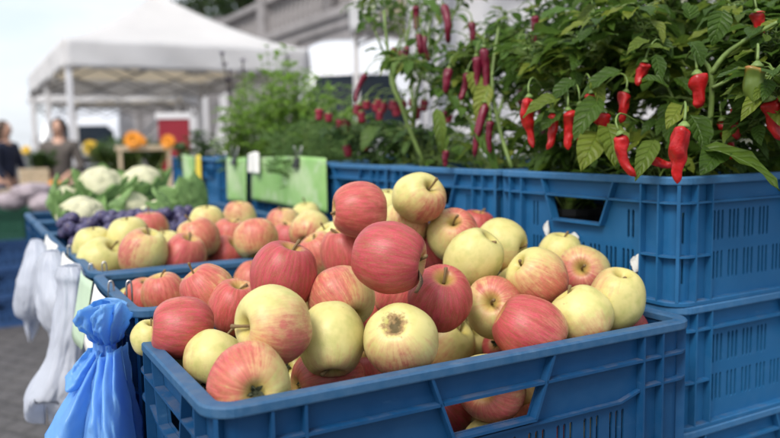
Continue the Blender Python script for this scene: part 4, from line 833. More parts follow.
# --- herbs
def herb(label, base, H, W, n, ll, seed, mat, lw=.5, thin=False, group=None, cat='herb'):
    r = random.Random(seed); o = thing('herb_plant', label, cat, base, 0, group); st = MB(); fo = MB()
    for i in range(n):
        a = r.uniform(0, 6.28); rd = W*math.sqrt(r.random()); p = Vector((.5*rd*math.cos(a), .5*rd*math.sin(a), .06)); top = Vector((rd*math.cos(a), rd*math.sin(a), H*r.uniform(.55, 1.0)*(1-.25*(rd/W)**2)))
        pts = [p, (p+top)/2+Vector((r.gauss(0, .012), r.gauss(0, .012), .01)), top]; pts = curve_pts(pts, 6)
        st.tube(pts, [.0022*(1-.1*j) for j in range(7)], 4)
        for j, q in enumerate(pts[2:]):
            for s in range(9 if thin else 4):
                b = r.uniform(0, 6.28); d = Vector((math.cos(b), math.sin(b), r.uniform(-.2, .9))); l = ll*r.uniform(.6, 1.2)
                leaf(fo, q, d, (0, 0, 1) if not thin else (d.y, -d.x, .3), l, l*lw, .6, .3, 3 if thin else 5)
    st.build('stem', STALK, o, True); fo.build('foliage', mat, o, True)
    pm = MB(); pm.lathe([(.001, 0), (.045, 0), (.058, .085), (.062, .095), (.052, .08), (.001, .08)], 16); pm.build('pot', POT, o)
    return o
G_H = 'potted herbs in the far plant crates'
LEAF_DILL = mat_leaf('dill_leaf', (.07, .13, .04), (.11, .20, .055), (.16, .26, .08), .3)
herb('feathery green dill between the basil and the small round peppers', crate_spot(3, .12, .40), .29, .12, 46, .050, 5, LEAF_DILL, .07, True, G_H)
herb('feathery dill with thin pale shoots, behind the small round peppers', crate_spot(2, .55, .60), .24, .12, 34, .050, 6, LEAF_DILL, .08, True, G_H)
herb('tall bright green basil behind the wide green sign', crate_spot(4, .20, .35), .50, .13, 78, .036, 7, LEAF_HERB, .40, False, G_H)
herb('bushy bright green basil left of the tallest one', crate_spot(4, .16, .85), .40, .13, 69, .036, 8, LEAF_HERB, .40, False, G_H)
herb('broad bright green herb rising beside the tent pole', crate_spot(3, .38, .85), .33, .13, 69, .036, 9, LEAF_HERB, .40, False, G_H)
herb('bright green basil with large leaves, front one above the narrow green sheet', crate_spot(3, .20, .92), .42, .13, 69, .036, 17, LEAF_HERB, .40, False, G_H)
herb('low dark green herb at the left end above the yellow card', crate_spot(6, .15, .5), .27, .13, 30, .040, 10, LEAF_DARK, .5, False, G_H)
herb('lavender like herb with tall dark flower stalks behind the basil', crate_spot(4, .55, .60), .46, .12, 26, .040, 12, LEAF_HERB, .3, False, G_H)
fs_ = thing('flower_stalks', 'bunch of thin dark flower spikes standing above the bright basil', 'herb', crate_spot(5, .5, .6), 0, G_H)
inv = Matrix.Translation(-fs_.location); mb = MB(); sp_ = MB()
for (x0, y0, x1, y1) in ((232,140,222,55),(240,140,243,62),(282,130,288,58),(290,135,296,75),(276,140,268,80),(225,130,230,74)):
    a = at(x0, y0, 2.9); b = at(x1, y1, 2.9); bot = Vector((a.x*.6+fs_.location.x*.4, a.y, fs_.location.z+.05))
    pts = curve_pts([inv @ bot, inv @ a, inv @ ((a+b)/2+Vector((.01, 0, 0))), inv @ b], 9); mb.tube(pts, .0035, 5)
    for q in pts[6:]:
        for k in range(5): leaf(sp_, q, (R_.gauss(0, 1), R_.gauss(0, 1), .8), (0, 0, 1), .022, .012, .3, .2, 3)
mb.build('stem', STALK_DARK, fs_); sp_.build('blossom', plain('dark_mauve_blossom', (.10, .07, .13), .8, .3, 30), fs_)

# ------------------------------------------------------------------ green vinyl signs and cards on the plant crates
def mat_sign():
    m, t, b = nt('green_sign_vinyl'); tc = N(t, 'ShaderNodeTexCoord').outputs['Object']
    n = noise_tex(t, tc, 9, 2); n2 = noise_tex(t, tc, 30, 2)
    c = ramp(t, n, [(.3, (.24, .50, .13)), (.5, (.33, .58, .20)), (.72, (.54, .70, .40))])
    c = mix(t, ramp(t, n2, [(.56, 0), (.66, .5)]), c, (.58, .70, .48))
    L(t, c, b.inputs['Base Color']); b.inputs['Roughness'].default_value = .35
    return translucent(m, .15)
GREEN = mat_sign(); METAL = plain('clip_metal', (.55, .55, .55), .3, .1, 20, 1.0); BLACKM = plain('black_clip', (.02, .02, .02), .4)
WHITEP = plain('white_paper', (.78, .78, .74), .7, .06, 8); YEL = plain('yellow_card', (.70, .55, .05), .6, .1, 8)
def hung_sheet(name, v0, v1, z0, z1, mat, label, cat, bow=.006, u=PU-.006, group=None, seed=0):
    o = thing(name, label, cat, uv(u, v0, z0), YAW, group); l = v1-v0; h = z1-z0
    mb = MB(); mb.grid(20, 12, lambda a, b: (-.004-bow*math.sin(PI*a)*(1-.4*b)-.006*(1-b)*math.sin(7*a+seed), l*a, h*b+.003*math.sin(5*a+seed)*b))
    solid(mb.build('sheet', mat, o, True), .0012); return o
G_S = 'green price sheets hung on the plant crates'
hung_sheet('price_sign', 1.04, 1.56, ZP-.115, ZP+.012, GREEN, 'wide bright green sheet hung on the blue crates, behind the apples', 'sign', .008, group=G_S)
hung_sheet('price_sign', 1.606, 1.80, ZP-.13, ZP+.006, GREEN, 'narrow bright green sheet hung left of the wide one', 'sign', .005, group=G_S, seed=2)
hung_sheet('price_sign', 2.19, 2.37, ZP-.09, ZP+.008, GREEN, 'small pale green sheet at the far left of the plant crates', 'sign', .005, group=G_S, seed=4)
hung_sheet('price_card', 2.10, 2.165, ZP-.12, ZP+.008, YEL, 'yellow card beside the small pale green sheet', 'sign', .004)
hung_sheet('price_card', 1.46, 1.55, ZP-.035, ZP+.022, WHITEP, 'white paper tag on the left top corner of the wide green sheet', 'tag', .002, PU-.018)
def clip(p, label, group, rz=YAW):
    o = thing('binder_clip', label, 'clip', p, rz, group)
    mb = MB(); mb.add([(-.012,-.016,-.020),(-.012,.016,-.020),(.012,.016,-.020),(.012,-.016,-.020),(-.002,-.016,.006),(-.002,.016,.006),(.002,.016,.006),(.002,-.016,.006)], [(0,1,5,4),(3,7,6,2),(4,5,6,7),(0,4,7,3),(1,2,6,5)])
    mb.build('jaw', BLACKM, o)
    for s in (-1, 1):
        w = MB(); w.tube(curve_pts([(s*.003,-.006,.0), (s*.006,-.007,.016), (s*.010,-.004,.032), (s*.010,.004,.032), (s*.006,.007,.016), (s*.003,.006,.0)], 16), .0011, 6); w.build('wire_loop', METAL, o, True)
    return o
clip(uv(PU-.014, 1.20, ZP+.006), 'black binder clip with wire loops holding the wide green sheet', 'binder clips on the crates')
clip(uv(PU-.014, 1.70, ZP+.004), 'black binder clip holding the narrow green sheet', 'binder clips on the crates')
# torn white label scraps on the crate wall behind the apples
for (v, z, w, h, rot, lab) in ((.128, -.112, .016, .024, .25, 'crumpled white paper scrap stuck in a slot above the rightmost yellow apple'), (.243, -.090, .022, .012, -.1, 'torn white label left on the blue crate above the apples'), (.300, -.083, .013, .022, .1, 'small clear tape scrap on the blue crate, left of the torn label')):
    mb = MB(); mb.grid(5, 5, lambda a, b: (-.0012-.0022*abs(math.sin(3*a+2*b))*(1-a*.4), w*(a-.5)*(.8+.3*math.sin(4*b)), h*(b-.5)*(.8+.25*math.sin(5*a))))
    o = mb.build('paper_scrap', WHITEP); o.location = uv(PU+REC-.0012, v, ZP+z); o.rotation_euler = (rot, 0, YAW); solid(o, .0006); tag(o, lab, 'paper scrap', 'white label scraps on the crate')

# ------------------------------------------------------------------ plastic bags on the left side of the crates
def mat_bag(name, col, tr, rough=.3):
    m, t, b = nt(name); tc = N(t, 'ShaderNodeTexCoord').outputs['Object']; n = noise_tex(t, tc, 6, 3)
    L(t, ramp(t, n, [(.3, tuple(c*.88 for c in col)), (.7, tuple(min(1, c*1.1) for c in col))]), b.inputs['Base Color'])
    b.inputs['Roughness'].default_value = rough; b.inputs['Specular IOR Level'].default_value = .5
    vo = N(t, 'ShaderNodeTexVoronoi', feature='DISTANCE_TO_EDGE'); vo.inputs['Scale'].default_value = 20; ds = N(t, 'ShaderNodeVectorMath', operation='ADD')
    sc_ = N(t, 'ShaderNodeTexNoise'); sc_.inputs['Scale'].default_value = 14; L(t, tc, sc_.inputs['Vector']); k_ = N(t, 'ShaderNodeVectorMath', operation='SCALE'); k_.inputs['Scale'].default_value = .06; L(t, sc_.outputs['Color'], k_.inputs[0])
    L(t, tc, ds.inputs[0]); L(t, k_.outputs[0], ds.inputs[1]); L(t, ds.outputs[0], vo.inputs['Vector'])
    bump(t, b, mth(t, 'ADD', mth(t, 'MULTIPLY', ramp(t, vo.outputs['Distance'], [(0, 1), (.25, 0)]), .6), noise_tex(t, tc, 45, 5, .7)), .16, .006)
    return translucent(m, tr)
BAG_B = mat_bag('blue_bag_film', (.28, .58, .93), .6); BAG_W = mat_bag('white_bag_film', (.76, .79, .85), .6)
def bag(label, knot, prof, mat, seed, folds=7, squash=.55, fold=.3, rz=YAW, sway=(0, 0), n=96, group=None, puff=None):
    """a bundle of thin bags: prof = [(radius, z below the knot)], gathered into folds"""
    r = random.Random(seed); o = thing('plastic_bag', label, 'bag', knot, rz, group); ph = [r.uniform(0, 6) for _ in range(6)]
    P = [Vector((a, b, 0)) for a, b in prof]; m = 46; mb = MB()
    zmax = abs(prof[-1][1])
    def fn(a, t):
        c = crom(P, t); th = 2*PI*a; z = c.y; dn = min(1, abs(z)/zmax)
        tri = lambda x: 2*abs((x/(2*PI)) % 1*2-1)-1
        wob = .9*noise.noise(Vector((math.cos(th)*1.2, math.sin(th)*1.2, z*9+seed*2)))
        f = 1+fold*(tri(folds*th+ph[0]+2.2*t+wob*2)*.55+tri((folds*2+1)*th+ph[1]-3*t+wob*3)*.26+math.sin(3*th+ph[2])*.35)*(.40+.60*dn)
        e_ = Vector((math.cos(th)*1.6+seed, math.sin(th)*1.6, z*16)); f += (.12*(1-2*abs(noise.noise(e_)))+.04*(1-2*abs(noise.noise(e_*2.4))))*(.5+.5*dn)
        f += .10*noise.noise(Vector((math.cos(th)*2, math.sin(th)*2, z*14+seed)))+.13*abs(noise.noise(Vector((math.cos(th)*3.5+seed, math.sin(th)*3.5, z*32))))
        rad = max(.002, c.x*f)
        return Vector((rad*math.cos(th)*squash+sway[0]*dn*dn, rad*math.sin(th)+sway[1]*dn*dn, z+.02*dn*math.sin(2*th+ph[3])*(1 if t > .8 else .3)))
    mb.grid(n, m, fn); q = mb.build('film', mat, o, True); solid(q, .0008)
    if puff:
        for (pc, pr, sd) in puff:
            pb = MB(); pc = Vector(pc)
            def pf(a, b):
                th = 2*PI*a; phi = PI*b; d = Vector((math.sin(phi)*math.cos(th), math.sin(phi)*math.sin(th), math.cos(phi)))
                return pc+Vector((d.x*pr[0], d.y*pr[1], d.z*pr[2]))*(1+.25*noise.noise(d*2.5+Vector((sd, 0, 0))))
            pb.grid(40, 24, pf); pb.build('loose_handle', mat, o, True)
    return o
G_B = 'plastic bags hanging along the left side of the crates'
kb = at(104, 338, .86)
bo = bag('bright blue plastic bag bundle, gathered and hanging beside the front crate', kb, [(.016, .040), (.022, .030), (.022, .015), (.015, .0), (.017, -.02), (.026, -.06), (.036, -.10), (.042, -.15)], BAG_B, 3, 4, .7, .45, YAW-.3, (-.006, .008), group=G_B)
Rb = Matrix.Rotation(-(YAW-.3), 4, 'Z')
def bag_flap(name, top, bot, bow, seed, nu=26, nv=22, cr=.0035):
    """a crumpled sheet of film from its gathered top edge to its free lower edge"""
    T = [Rb @ (at(*p)-kb) for p in top]; B = [Rb @ (at(*p)-kb) for p in bot]; mb = MB(); tw = Rb @ (-CZ)
    def ff(a, b):
        p = crom(T, a).lerp(crom(B, a), b); e = Vector((a*3, b*3.4, seed*3.7))
        rid = (1-2*abs(noise.noise(e)))*cr*1.4+(1-2*abs(noise.noise(e*2.3)))*cr*.6
        return p+tw*(bow*math.sin(PI*min(1, b*1.0)*.8)*math.sin(PI*a)+rid+.006*(1-b)*math.sin(a*14+seed))
    mb.grid(nu, nv, ff); solid(mb.build(name, BAG_B, bo, True), .0008)
for top, bot, bow, sd in (
    (((92,346,.855), (100,350,.85), (108,352,.86)), ((66,377,.83), (72,391,.82), (96,378,.84)), .006, 1),
    (((94,352,.86), (102,356,.85), (110,352,.86)), ((47,433,.80), (62,462,.79), (96,458,.83)), .016, 2),
    (((98,350,.845), (107,356,.84), (114,350,.845)), ((82,462,.80), (100,470,.785), (120,462,.81)), .020, 3),
    (((106,348,.84), (114,352,.835), (121,346,.845)), ((102,440,.785), (122,470,.78), (143,462,.82)), .020, 4),
    (((112,344,.86), (120,350,.85), (127,342,.86)), ((128,460,.84), (140,466,.835), (148,452,.86)), .012, 5)):
    bag_flap('loose_flap', top, bot, bow, sd)
for top, bot, bow, sd in (
    (((96,340,.85), (104,344,.845), (111,341,.85)), ((76,322,.83), (84,309,.82), (100,306,.835)), .016, 6),
    (((102,343,.842), (110,344,.838), (117,341,.845)), ((92,318,.82), (108,305,.815), (121,303,.83)), .020, 7),
    (((108,342,.85), (116,343,.845), (124,338,.855)), ((112,310,.835), (126,300,.83), (134,312,.85)), .016, 8),
    (((98,338,.87), (108,340,.875), (118,336,.87)), ((84,308,.875), (106,298,.88), (128,302,.875)), -.012, 9)):
    bag_flap('loose_handle', top, bot, bow, sd, 22, 14, .0045)
bag('long white plastic bag bundle, hanging behind the blue one', at(72, 285, 1.16), [(.018, .03), (.026, .015), (.024, .0), (.030, -.04), (.034, -.08), (.036, -.11), (.046, -.145), (.048, -.170), (.034, -.192), (.004, -.197)], BAG_W, 5, 3, .75, .16, YAW, (-.045, .020), group=G_B)
bag('shorter white plastic bag bundle, hanging farthest left by the plums', at(37, 255, 1.50), [(.012, .03), (.022, .015), (.028, .0), (.042, -.04), (.048, -.08), (.040, -.115), (.020, -.13), (.010, -.150), (.003, -.165)], BAG_W, 8, 3, .75, .18, YAW, (-.02, .05), group=G_B)
bag('middle white plastic bag bundle, half hidden between the other two white ones', at(52, 268, 1.33), [(.016, .03), (.028, .01), (.034, -.02), (.040, -.06), (.036, -.09), (.020, -.11), (.004, -.12)], BAG_W, 9, 3, .75, .16, YAW, (.01, -.03), group=G_B)
# cards and wire hooks along the left rims
def side_card(v0, v1, z0, z1, mat, label, u=-.008):
    o = thing('price_card', label, 'sign', uv(u, v0, z0), YAW, 'cards hung along the left rims'); l = v1-v0; h = z1-z0
    mb = MB(); mb.grid(10, 8, lambda a, b: (-.004*math.sin(PI*a)-.018*(1-b), l*a, h*b)); solid(mb.build('sheet', mat, o, True), .001)
PALEG = plain('pale_green_card', (.45, .58, .42), .6, .12, 14)
side_card(.345, .50, ZB-.075, ZB+.002, WHITEP, 'white card hung on the left rim of the half empty crate')
side_card(.52, .63, ZB-.09, ZB+.002, PALEG, 'pale green card hung on the left rim by the metal hooks')
side_card(.70, .86, ZB-.08, ZB+.003, WHITEP, 'white card hung on the left rim of the level filled crate')
side_card(.95, 1.16, ZB-.07, ZB+.003, WHITEP, 'white card hung on the left rim of the plum crate')
def hook(px, py, d, h, label):
    p = at(px, py, d); o = thing('wire_hook', label, 'hook', p, YAW, 'wire hooks on the left crate rims')
    mb = MB(); 
    for s in (-1, 1): mb.tube(curve_pts([(s*.003, 0, -.012), (s*.0032, 0, h*.5), (s*.0026, 0, h*.9), (0, 0, h)], 10), .0012, 6)
    mb.build('wire', METAL, o, True)
    m2 = MB(); m2.box((-.006, -.005, -.022), (.006, .005, -.010)); bevel(m2.build('clasp', BLACKM, o), .001)
hook(112, 307, .97, .034, 'wire hook above the blue bag, left one of the close pair'); hook(130, 304, .95, .030, 'wire hook above the blue bag, right one at the corner of the half empty crate')
hook(105, 278, 1.12, .024, 'small wire hook at the near left corner of the level filled crate'); hook(92, 282, 1.14, .028, 'wire hook beside the pale green card'); hook(70, 258, 1.30, .022, 'wire hook farthest left, above the long white bag')
# ------------------------------------------------------------------ ground
def mat_cobble():
    m, t, b = nt('cobblestones'); tc = N(t, 'ShaderNodeTexCoord').outputs['Object']
    mp = N(t, 'ShaderNodeMapping'); mp.inputs['Rotation'].default_value = (0, 0, YAW); L(t, tc, mp.inputs[0])
    dn = N(t, 'ShaderNodeTexNoise'); dn.inputs['Scale'].default_value = 5; L(t, mp.outputs[0], dn.inputs['Vector'])
    ds = N(t, 'ShaderNodeVectorMath', operation='SCALE'); ds.inputs['Scale'].default_value = .05; L(t, dn.outputs['Color'], ds.inputs[0])
    ad = N(t, 'ShaderNodeVectorMath', operation='ADD'); L(t, mp.outputs[0], ad.inputs[0]); L(t, ds.outputs[0], ad.inputs[1])
    br = N(t, 'ShaderNodeTexBrick'); L(t, ad.outputs[0], br.inputs['Vector'])
    for k, v in (('Scale', 1.0), ('Mortar Size', .018), ('Mortar Smooth', .6), ('Brick Width', .15), ('Row Height', .115), ('Bias', .1)): br.inputs[k].default_value = v
    br.inputs['Color1'].default_value = (.105, .098, .105, 1); br.inputs['Color2'].default_value = (.060, .057, .062, 1); br.inputs['Mortar'].default_value = (.018, .017, .017, 1)
    n = noise_tex(t, tc, 2.2, 5); n2 = noise_tex(t, tc, 45, 4)
    c = mix(t, .5, br.outputs['Color'], ramp(t, n, [(.3, (.055, .052, .056)), (.7, (.12, .112, .112))]), 'MIX')
    c = mix(t, .35, c, ramp(t, n2, [(.3, (.035, .035, .036)), (.7, (.13, .125, .12))]))
    L(t, c, b.inputs['Base Color']); b.inputs['Roughness'].default_value = .7
    h = mth(t, 'ADD', mth(t, 'MULTIPLY', br.outputs['Fac'], -1.0), mth(t, 'MULTIPLY', n2, .25)); bump(t, b, h, .8, .012)
    return m
mb = MB(); mb.grid(12, 12, lambda a, b: (-150+300*a, -30+280*b, 0))
tag(mb.build('ground', mat_cobble()), 'grey cobbled market street under the stalls', 'ground', None, 'structure')

# ------------------------------------------------------------------ tents
def mat_fabric(name, col, tr, rough=.75):
    m, t, b = nt(name); tc = N(t, 'ShaderNodeTexCoord').outputs['Object']; n = noise_tex(t, tc, 1.6, 4)
    L(t, ramp(t, n, [(.3, tuple(c*.92 for c in col)), (.7, col)]), b.inputs['Base Color']); b.inputs['Roughness'].default_value = rough
    bump(t, b, noise_tex(t, tc, 3.5, 3), .25, .05); return translucent(m, tr)
CANVAS = mat_fabric('white_canvas', (.85, .85, .86), .40); CURTAIN = mat_fabric('white_curtain', (.82, .82, .84), .4)
LINING = mat_fabric('beige_lining', (.88, .77, .58), .72)
WMET = plain('white_painted_metal', (.72, .72, .74), .4, .06, 4); GMET = plain('grey_metal', (.25, .25, .26), .4, .1, 5, .6)
def tent(label, NL, Wd, Ln, ez, pz, vh, rz=YAW, legs=True, lining=True, curtains=(), wall=None, group='white market tents', legr=.028):
    o = thing('market_tent', label, 'tent', (NL.x, NL.y, 0), rz, group)
    # canopy: sagging hip roof, a short ridge along the length
    rl = max(0, Ln-Wd)*.5
    def roof(a, b):
        # a around the eaves, b from eave to ridge
        per = [(0,0), (Wd,0), (Wd,Ln), (0,Ln), (0,0)]; s = a*4; i = min(3, int(s)); f = s-i
        x = per[i][0]*(1-f)+per[i+1][0]*f; y = per[i][1]*(1-f)+per[i+1][1]*f
        rx = Wd/2; ry = min(max(y, Ln/2-rl/2), Ln/2+rl/2)
        e = 4*f*(1-f); h = b**1.35
        return (x*(1-b)+rx*b, y*(1-b)+ry*b, ez+(pz-ez)*h-.05*e*(1-b)*b*4)
    mb = MB(); mb.grid(64, 18, roof); mb.build('canopy', CANVAS, o, True)
    if lining:
        def rf(a, b): p = roof(a, b*.96); return (p[0], p[1], p[2]-.07)
        mb = MB(); mb.grid(64, 12, rf); mb.build('lining', LINING, o, True)
    for k, (p, q, l) in enumerate((((0,0), (Wd,0), Wd), ((Wd,0), (Wd,Ln), Ln), ((Wd,Ln), (0,Ln), Wd), ((0,Ln), (0,0), Ln))):
        nx, ny = (q[1]-p[1])/l, -(q[0]-p[0])/l
        def vf(a, b):
            w = .025*math.sin(a*l*3.1+1.7*k)*(1-b)+.018*math.sin(a*l*7.3+b*3)*(1-b)
            return (p[0]+(q[0]-p[0])*a+nx*(.012+w), p[1]+(q[1]-p[1])*a+ny*(.012+w), ez-.002-vh*(1-b))
        mb = MB(); mb.grid(40, 6, vf); solid(mb.build('valance', CANVAS, o, True), .004)
    if legs:
        pts = [(0,0), (Wd,0), (Wd,Ln), (0,Ln)]+([(0,Ln/2), (Wd,Ln/2)] if Ln > 4 else [])
        for x, y in pts:
            xx = x+(.045 if x == 0 else -.045); yy = y+(.045 if y == 0 else -.045 if y == Ln else 0)
            mb = MB(); mb.box((xx-legr, yy-legr, .01), (xx+legr, yy+legr, ez-.08)); lg = bevel(mb.build('leg', WMET, o), .006)
            f = MB(); f.box((xx-.07, yy-.07, 0), (xx+.07, yy+.07, .012)); f.build('foot', GMET, lg)
        tr = MB()
        for (a, b) in (((.05,.05), (Wd-.05,.05)), ((.05,Ln-.05), (Wd-.05,Ln-.05)), ((.05,.05), (.05,Ln-.05)), ((Wd-.05,.05), (Wd-.05,Ln-.05)), ((.05,Ln/2), (Wd-.05,Ln/2))):
            A_ = Vector((*a, 0)); B_ = Vector((*b, 0)); n = 4
            for i in range(n):
                p = A_.lerp(B_, i/n); q = A_.lerp(B_, (i+1)/n)
                for (z0, z1) in ((ez-.10, ez-.42), (ez-.42, ez-.10)):
                    tr.tube([p+Vector((0,0,z0)), q+Vector((0,0,z1))], .014, 6)
        tr.build('truss', GMET, o)
    for (x, y, w, zt, zb, wx) in curtains:
        def cf(a, b):
            g = .45+.55*abs(b-.42)**.8*1.5 if wx else 1
            return (x+(a-.5)*w*min(1.1, g), y+.05*math.sin(a*22)*min(1, g)+.03*math.sin(b*5), zb+(zt-zb)*b)
        mb = MB(); mb.grid(60, 20, cf); solid(mb.build('curtain', CURTAIN, o, True), .004)
    if wall:
        x0, x1, y, zb = wall
        mb = MB(); mb.grid(70, 14, lambda a, b: (x0+(x1-x0)*a, y+.03*math.sin(a*38)+.02*math.sin(a*13+b*4), zb+(ez-.05-zb)*b)); solid(mb.build('side_wall', CURTAIN, o, True), .004)
    return o
NLp = at(63, 37, 9.4)
tent('large white market tent with a beige lining and a tied curtain, in the middle distance', Vector((NLp.x, NLp.y, 0)), 3.28, 5.6, NLp.z, NLp.z+1.05, .37, legr=.036)
N2 = at(28, 93, 15.5)
tent('smaller far tent with a thin white edge, seen under the large tent', Vector((N2.x, N2.y, 0)), 3.0, 3.0, N2.z, N2.z+.55, .20, .1, curtains=())
N3 = at(424, -70, 5.2)
tent('white tent with closed side wall, behind the tall chilli plants', Vector((N3.x, N3.y, 0)), 3.0, 3.0, N3.z, N3.z+.8, .3, .22, wall=(.10, 2.9, .06, .05), curtains=((.0, -.02, .34, N3.z-.1, .1, 1),))

# ------------------------------------------------------------------ vans
VANW = plain('white_van_paint', (.60, .63, .68), .25, .04, 1.5, 0, 0, .5, .4); GLASS = plain('dark_windscreen', (.012, .018, .026), .45, .3, 1.2, 0, 0, .05)
TYRE = plain('tyre_rubber', (.02, .02, .02), .8); LAMP = plain('headlamp_glass', (.6, .62, .65), .1, .05, 4, 0, 0, .6); PLAST = plain('black_trim', (.03, .03, .032), .5)
def van(label, loc, rz, w, h, l):
    """front towards local -Y"""
    o = thing('van', label, 'van', loc, rz, 'white vans parked behind the stalls')
    # side profile (y, z), front first
    pr = [(0, .35), (-.02, .75), (.10, 1.02), (.55, 1.18), (1.02, h*.77), (1.22, h*.87), (1.55, h*.965), (2.1, h), (l-.25, h), (l, h-.18), (l, .42)]
    pr = [(y, z) for y, z in pr]; n = 9; mb = MB(); secs = []
    for i in range(n+1):
        s = -1+2*i/n; ed = abs(s)**6
        secs.append([Vector((s*w/2*(1-.11*max(0, (z-1.1)/(h-1.1))**1.3), y+(.16*s*s if y < 1 else .05*s*s if y < 2 else 0), z-(.10*ed if z > h*.9 else .02*ed))) for y, z in pr])
    m = len(pr); vs = [p for s in secs for p in s]
    fs = [(i*m+j, i*m+j+1, (i+1)*m+j+1, (i+1)*m+j) for i in range(n) for j in range(m-1)]
    fs += [tuple(range(m)), tuple(range(n*m+m-1, n*m-1, -1)), tuple([i*m for i in range(n+1)]+[i*m+m-1 for i in range(n, -1, -1)])]
    mb.add(vs, fs); bevel(mb.build('body', VANW, o, False, True), .05, 3)
    # windscreen, set proud of the body
    def ws(a, b):
        s = -.86+1.72*a; z = 1.24+(h*.755-1.24)*b; y = .55+.47*(z-1.18)/(h*.77-1.18)-.03
        return (s*w/2*(1-.09*b), y+(.16*s*s if y < 1 else .05*s*s)-.012, z+.01)
    gb = MB(); gb.grid(12, 6, ws); gl = gb.build('windscreen', GLASS, o, True); solid(gl, .012)
    for s in (-1, 1):
        hb = MB(); hb.grid(6, 4, lambda a, b: (s*w/2*(.62+.30*a), -.015+.10*b+.16*(.62+.3*a)**2-.03, .78+.24*b)); solid(hb.build('headlight', LAMP, o, True), .02)
        sb = MB(); sb.grid(6, 4, lambda a, b: (s*(w/2*(1-.045-.045*b)+.014), 1.25+.75*a+(.28*b if a < .1 else .0), 1.28+(h*.78-1.28)*b)); solid(sb.build('side_window', GLASS, o), .01)
        mr = MB(); mr.box((s*w/2+(.02 if s > 0 else -.20), .86, 1.22), (s*w/2+(.20 if s > 0 else -.02), .98, 1.52)); bevel(mr.build('mirror', PLAST, o), .03)
        for y in (.85, l-.95):
            tm = MB(); M = Matrix.Translation((s*(w/2-.10), y, .34)) @ Matrix.Rotation(PI/2, 4, 'Y'); tm.lathe([(.001, -.11), (.2, -.11), (.32, -.10), (.34, -.06), (.34, .06), (.32, .10), (.2, .11), (.001, .11)], 24, M); wl = tm.build('wheel', TYRE, o, True)
            rm = MB(); rm.lathe([(.001, -.118), (.17, -.118), (.19, -.10)], 16, M); rm.lathe([(.001, .118), (.17, .118), (.19, .10)], 16, M); rm.build('rim', GMET, wl)
    bb = MB(); bb.box((-w*.46, -.06, .34), (w*.46, .12, .62)); bevel(bb.build('bumper', PLAST, o), .03)
    gr = MB(); gr.box((-w*.26, -.035, .68), (w*.26, .06, .92)); bevel(gr.build('grille', PLAST, o), .02)
    return o
van('white high roof van with dark windscreen, right behind the large tent', Vector((-.60, 11.9, 0)), -.06, 2.0, 3.04, 5.6)
van('white van far away under the tents at the left, dark blue windscreen', Vector((-8.95, 21.8, 0)), .20, 2.30, 2.36, 4.8)

# ------------------------------------------------------------------ stone terrace wall and trees behind
def mat_stone(name, c0, c1, sc):
    m, t, b = nt(name); tc = N(t, 'ShaderNodeTexCoord').outputs['Object']
    br = N(t, 'ShaderNodeTexBrick'); mp = N(t, 'ShaderNodeMapping'); mp.inputs['Rotation'].default_value = (PI/2, 0, 0); L(t, tc, mp.inputs[0]); L(t, mp.outputs[0], br.inputs['Vector'])
    for k, v in (('Scale', 1.0), ('Mortar Size', .012), ('Brick Width', sc*2), ('Row Height', sc)): br.inputs[k].default_value = v
    br.inputs['Color1'].default_value = (*c0, 1); br.inputs['Color2'].default_value = (*c1, 1); br.inputs['Mortar'].default_value = (*[c*.5 for c in c0], 1)
    n = noise_tex(t, tc, 1.1, 5); c = mix(t, .45, br.outputs['Color'], ramp(t, n, [(.3, tuple(x*.6 for x in c0)), (.7, tuple(x*1.25 for x in c1))]))
    L(t, c, b.inputs['Base Color']); b.inputs['Roughness'].default_value = .85; bump(t, b, noise_tex(t, tc, 14, 4), .4, .03); return m
STONE = mat_stone('terrace_stone', (.19, .18, .185), (.25, .235, .235), .35); STONE2 = plain('pale_stone', (.26, .245, .245), .8, .2, 3, 0, .3); STONED = plain('dark_pier_stone', (.15, .14, .14), .85, .2, 3, 0, .3)
w0 = Vector((1.8, 11.2, 0)); wl = thing('terrace_wall', 'grey stone terrace wall with a balustrade, running behind the tents', 'stone wall', w0, 0)
wl.rotation_euler = (0, 0, math.atan2(V.y, V.x))           # local +X runs along the street
zc = 3.75; ll = 52
mb = MB(); mb.box((-14, -.6, 0), (ll, 0, zc)); mb.build('wall', STONE, wl)
mb = MB(); mb.box((-14, -.72, zc+.002), (ll, .14, zc+.20)); mb.box((-14, -.64, zc-.22), (ll, .06, zc-.002)); bevel(mb.build('cornice', STONE2, wl), .02)
mb = MB(); mb.box((-14, -.5, zc+1.02), (ll, -.1, zc+1.20)); bevel(mb.build('handrail', STONE2, wl), .03)
def baluster():
    b = MB(); b.lathe([(.10, 0), (.10, .06), (.06, .10), (.085, .26), (.10, .34), (.075, .50), (.05, .66), (.07, .74), (.10, .78), (.10, .82)], 10); return b.mesh('baluster', STONE2, True)
bal = baluster(); rr = random.Random(5)
for i in range(100):
    x = -2+i*.30
    if (i % 14) == 0:
        p = MB(); p.box((x-.24, -.56, zc+.202), (x+.24, -.04, zc+1.34)); bevel(p.build('pier', STONED if i % 28 == 0 else STONE2, wl), .02); continue
    o = link(bpy.data.objects.new('baluster', bal), wl); o.location = (x, -.3, zc+.201)
for i in range(9):
    x = -1+i*4.6; p = MB(); p.box((x-.35, .002, 0), (x+.35, .16, zc-.225)); bevel(p.build('pilaster', STONE2, wl), .02)
rp = MB()                                       # sloping handrail of a stair against the wall
rp.tube([(14, .55, 3.1), (26, .55, 1.2)], .05, 8); rp.tube([(14, .55, 2.6), (26, .55, .7)], .03, 8)
for i in range(7):
    x = 14+i*2; rp.tube([(x, .55, 0), (x, .55, 3.1-(x-14)*1.9/12)], .03, 8)
ro = rp.build('stair_railing', GMET); ro.location = wl.location; ro.rotation_euler = wl.rotation_euler; tag(ro, 'dark sloping stair railing in front of the terrace wall, under the tent', 'railing')
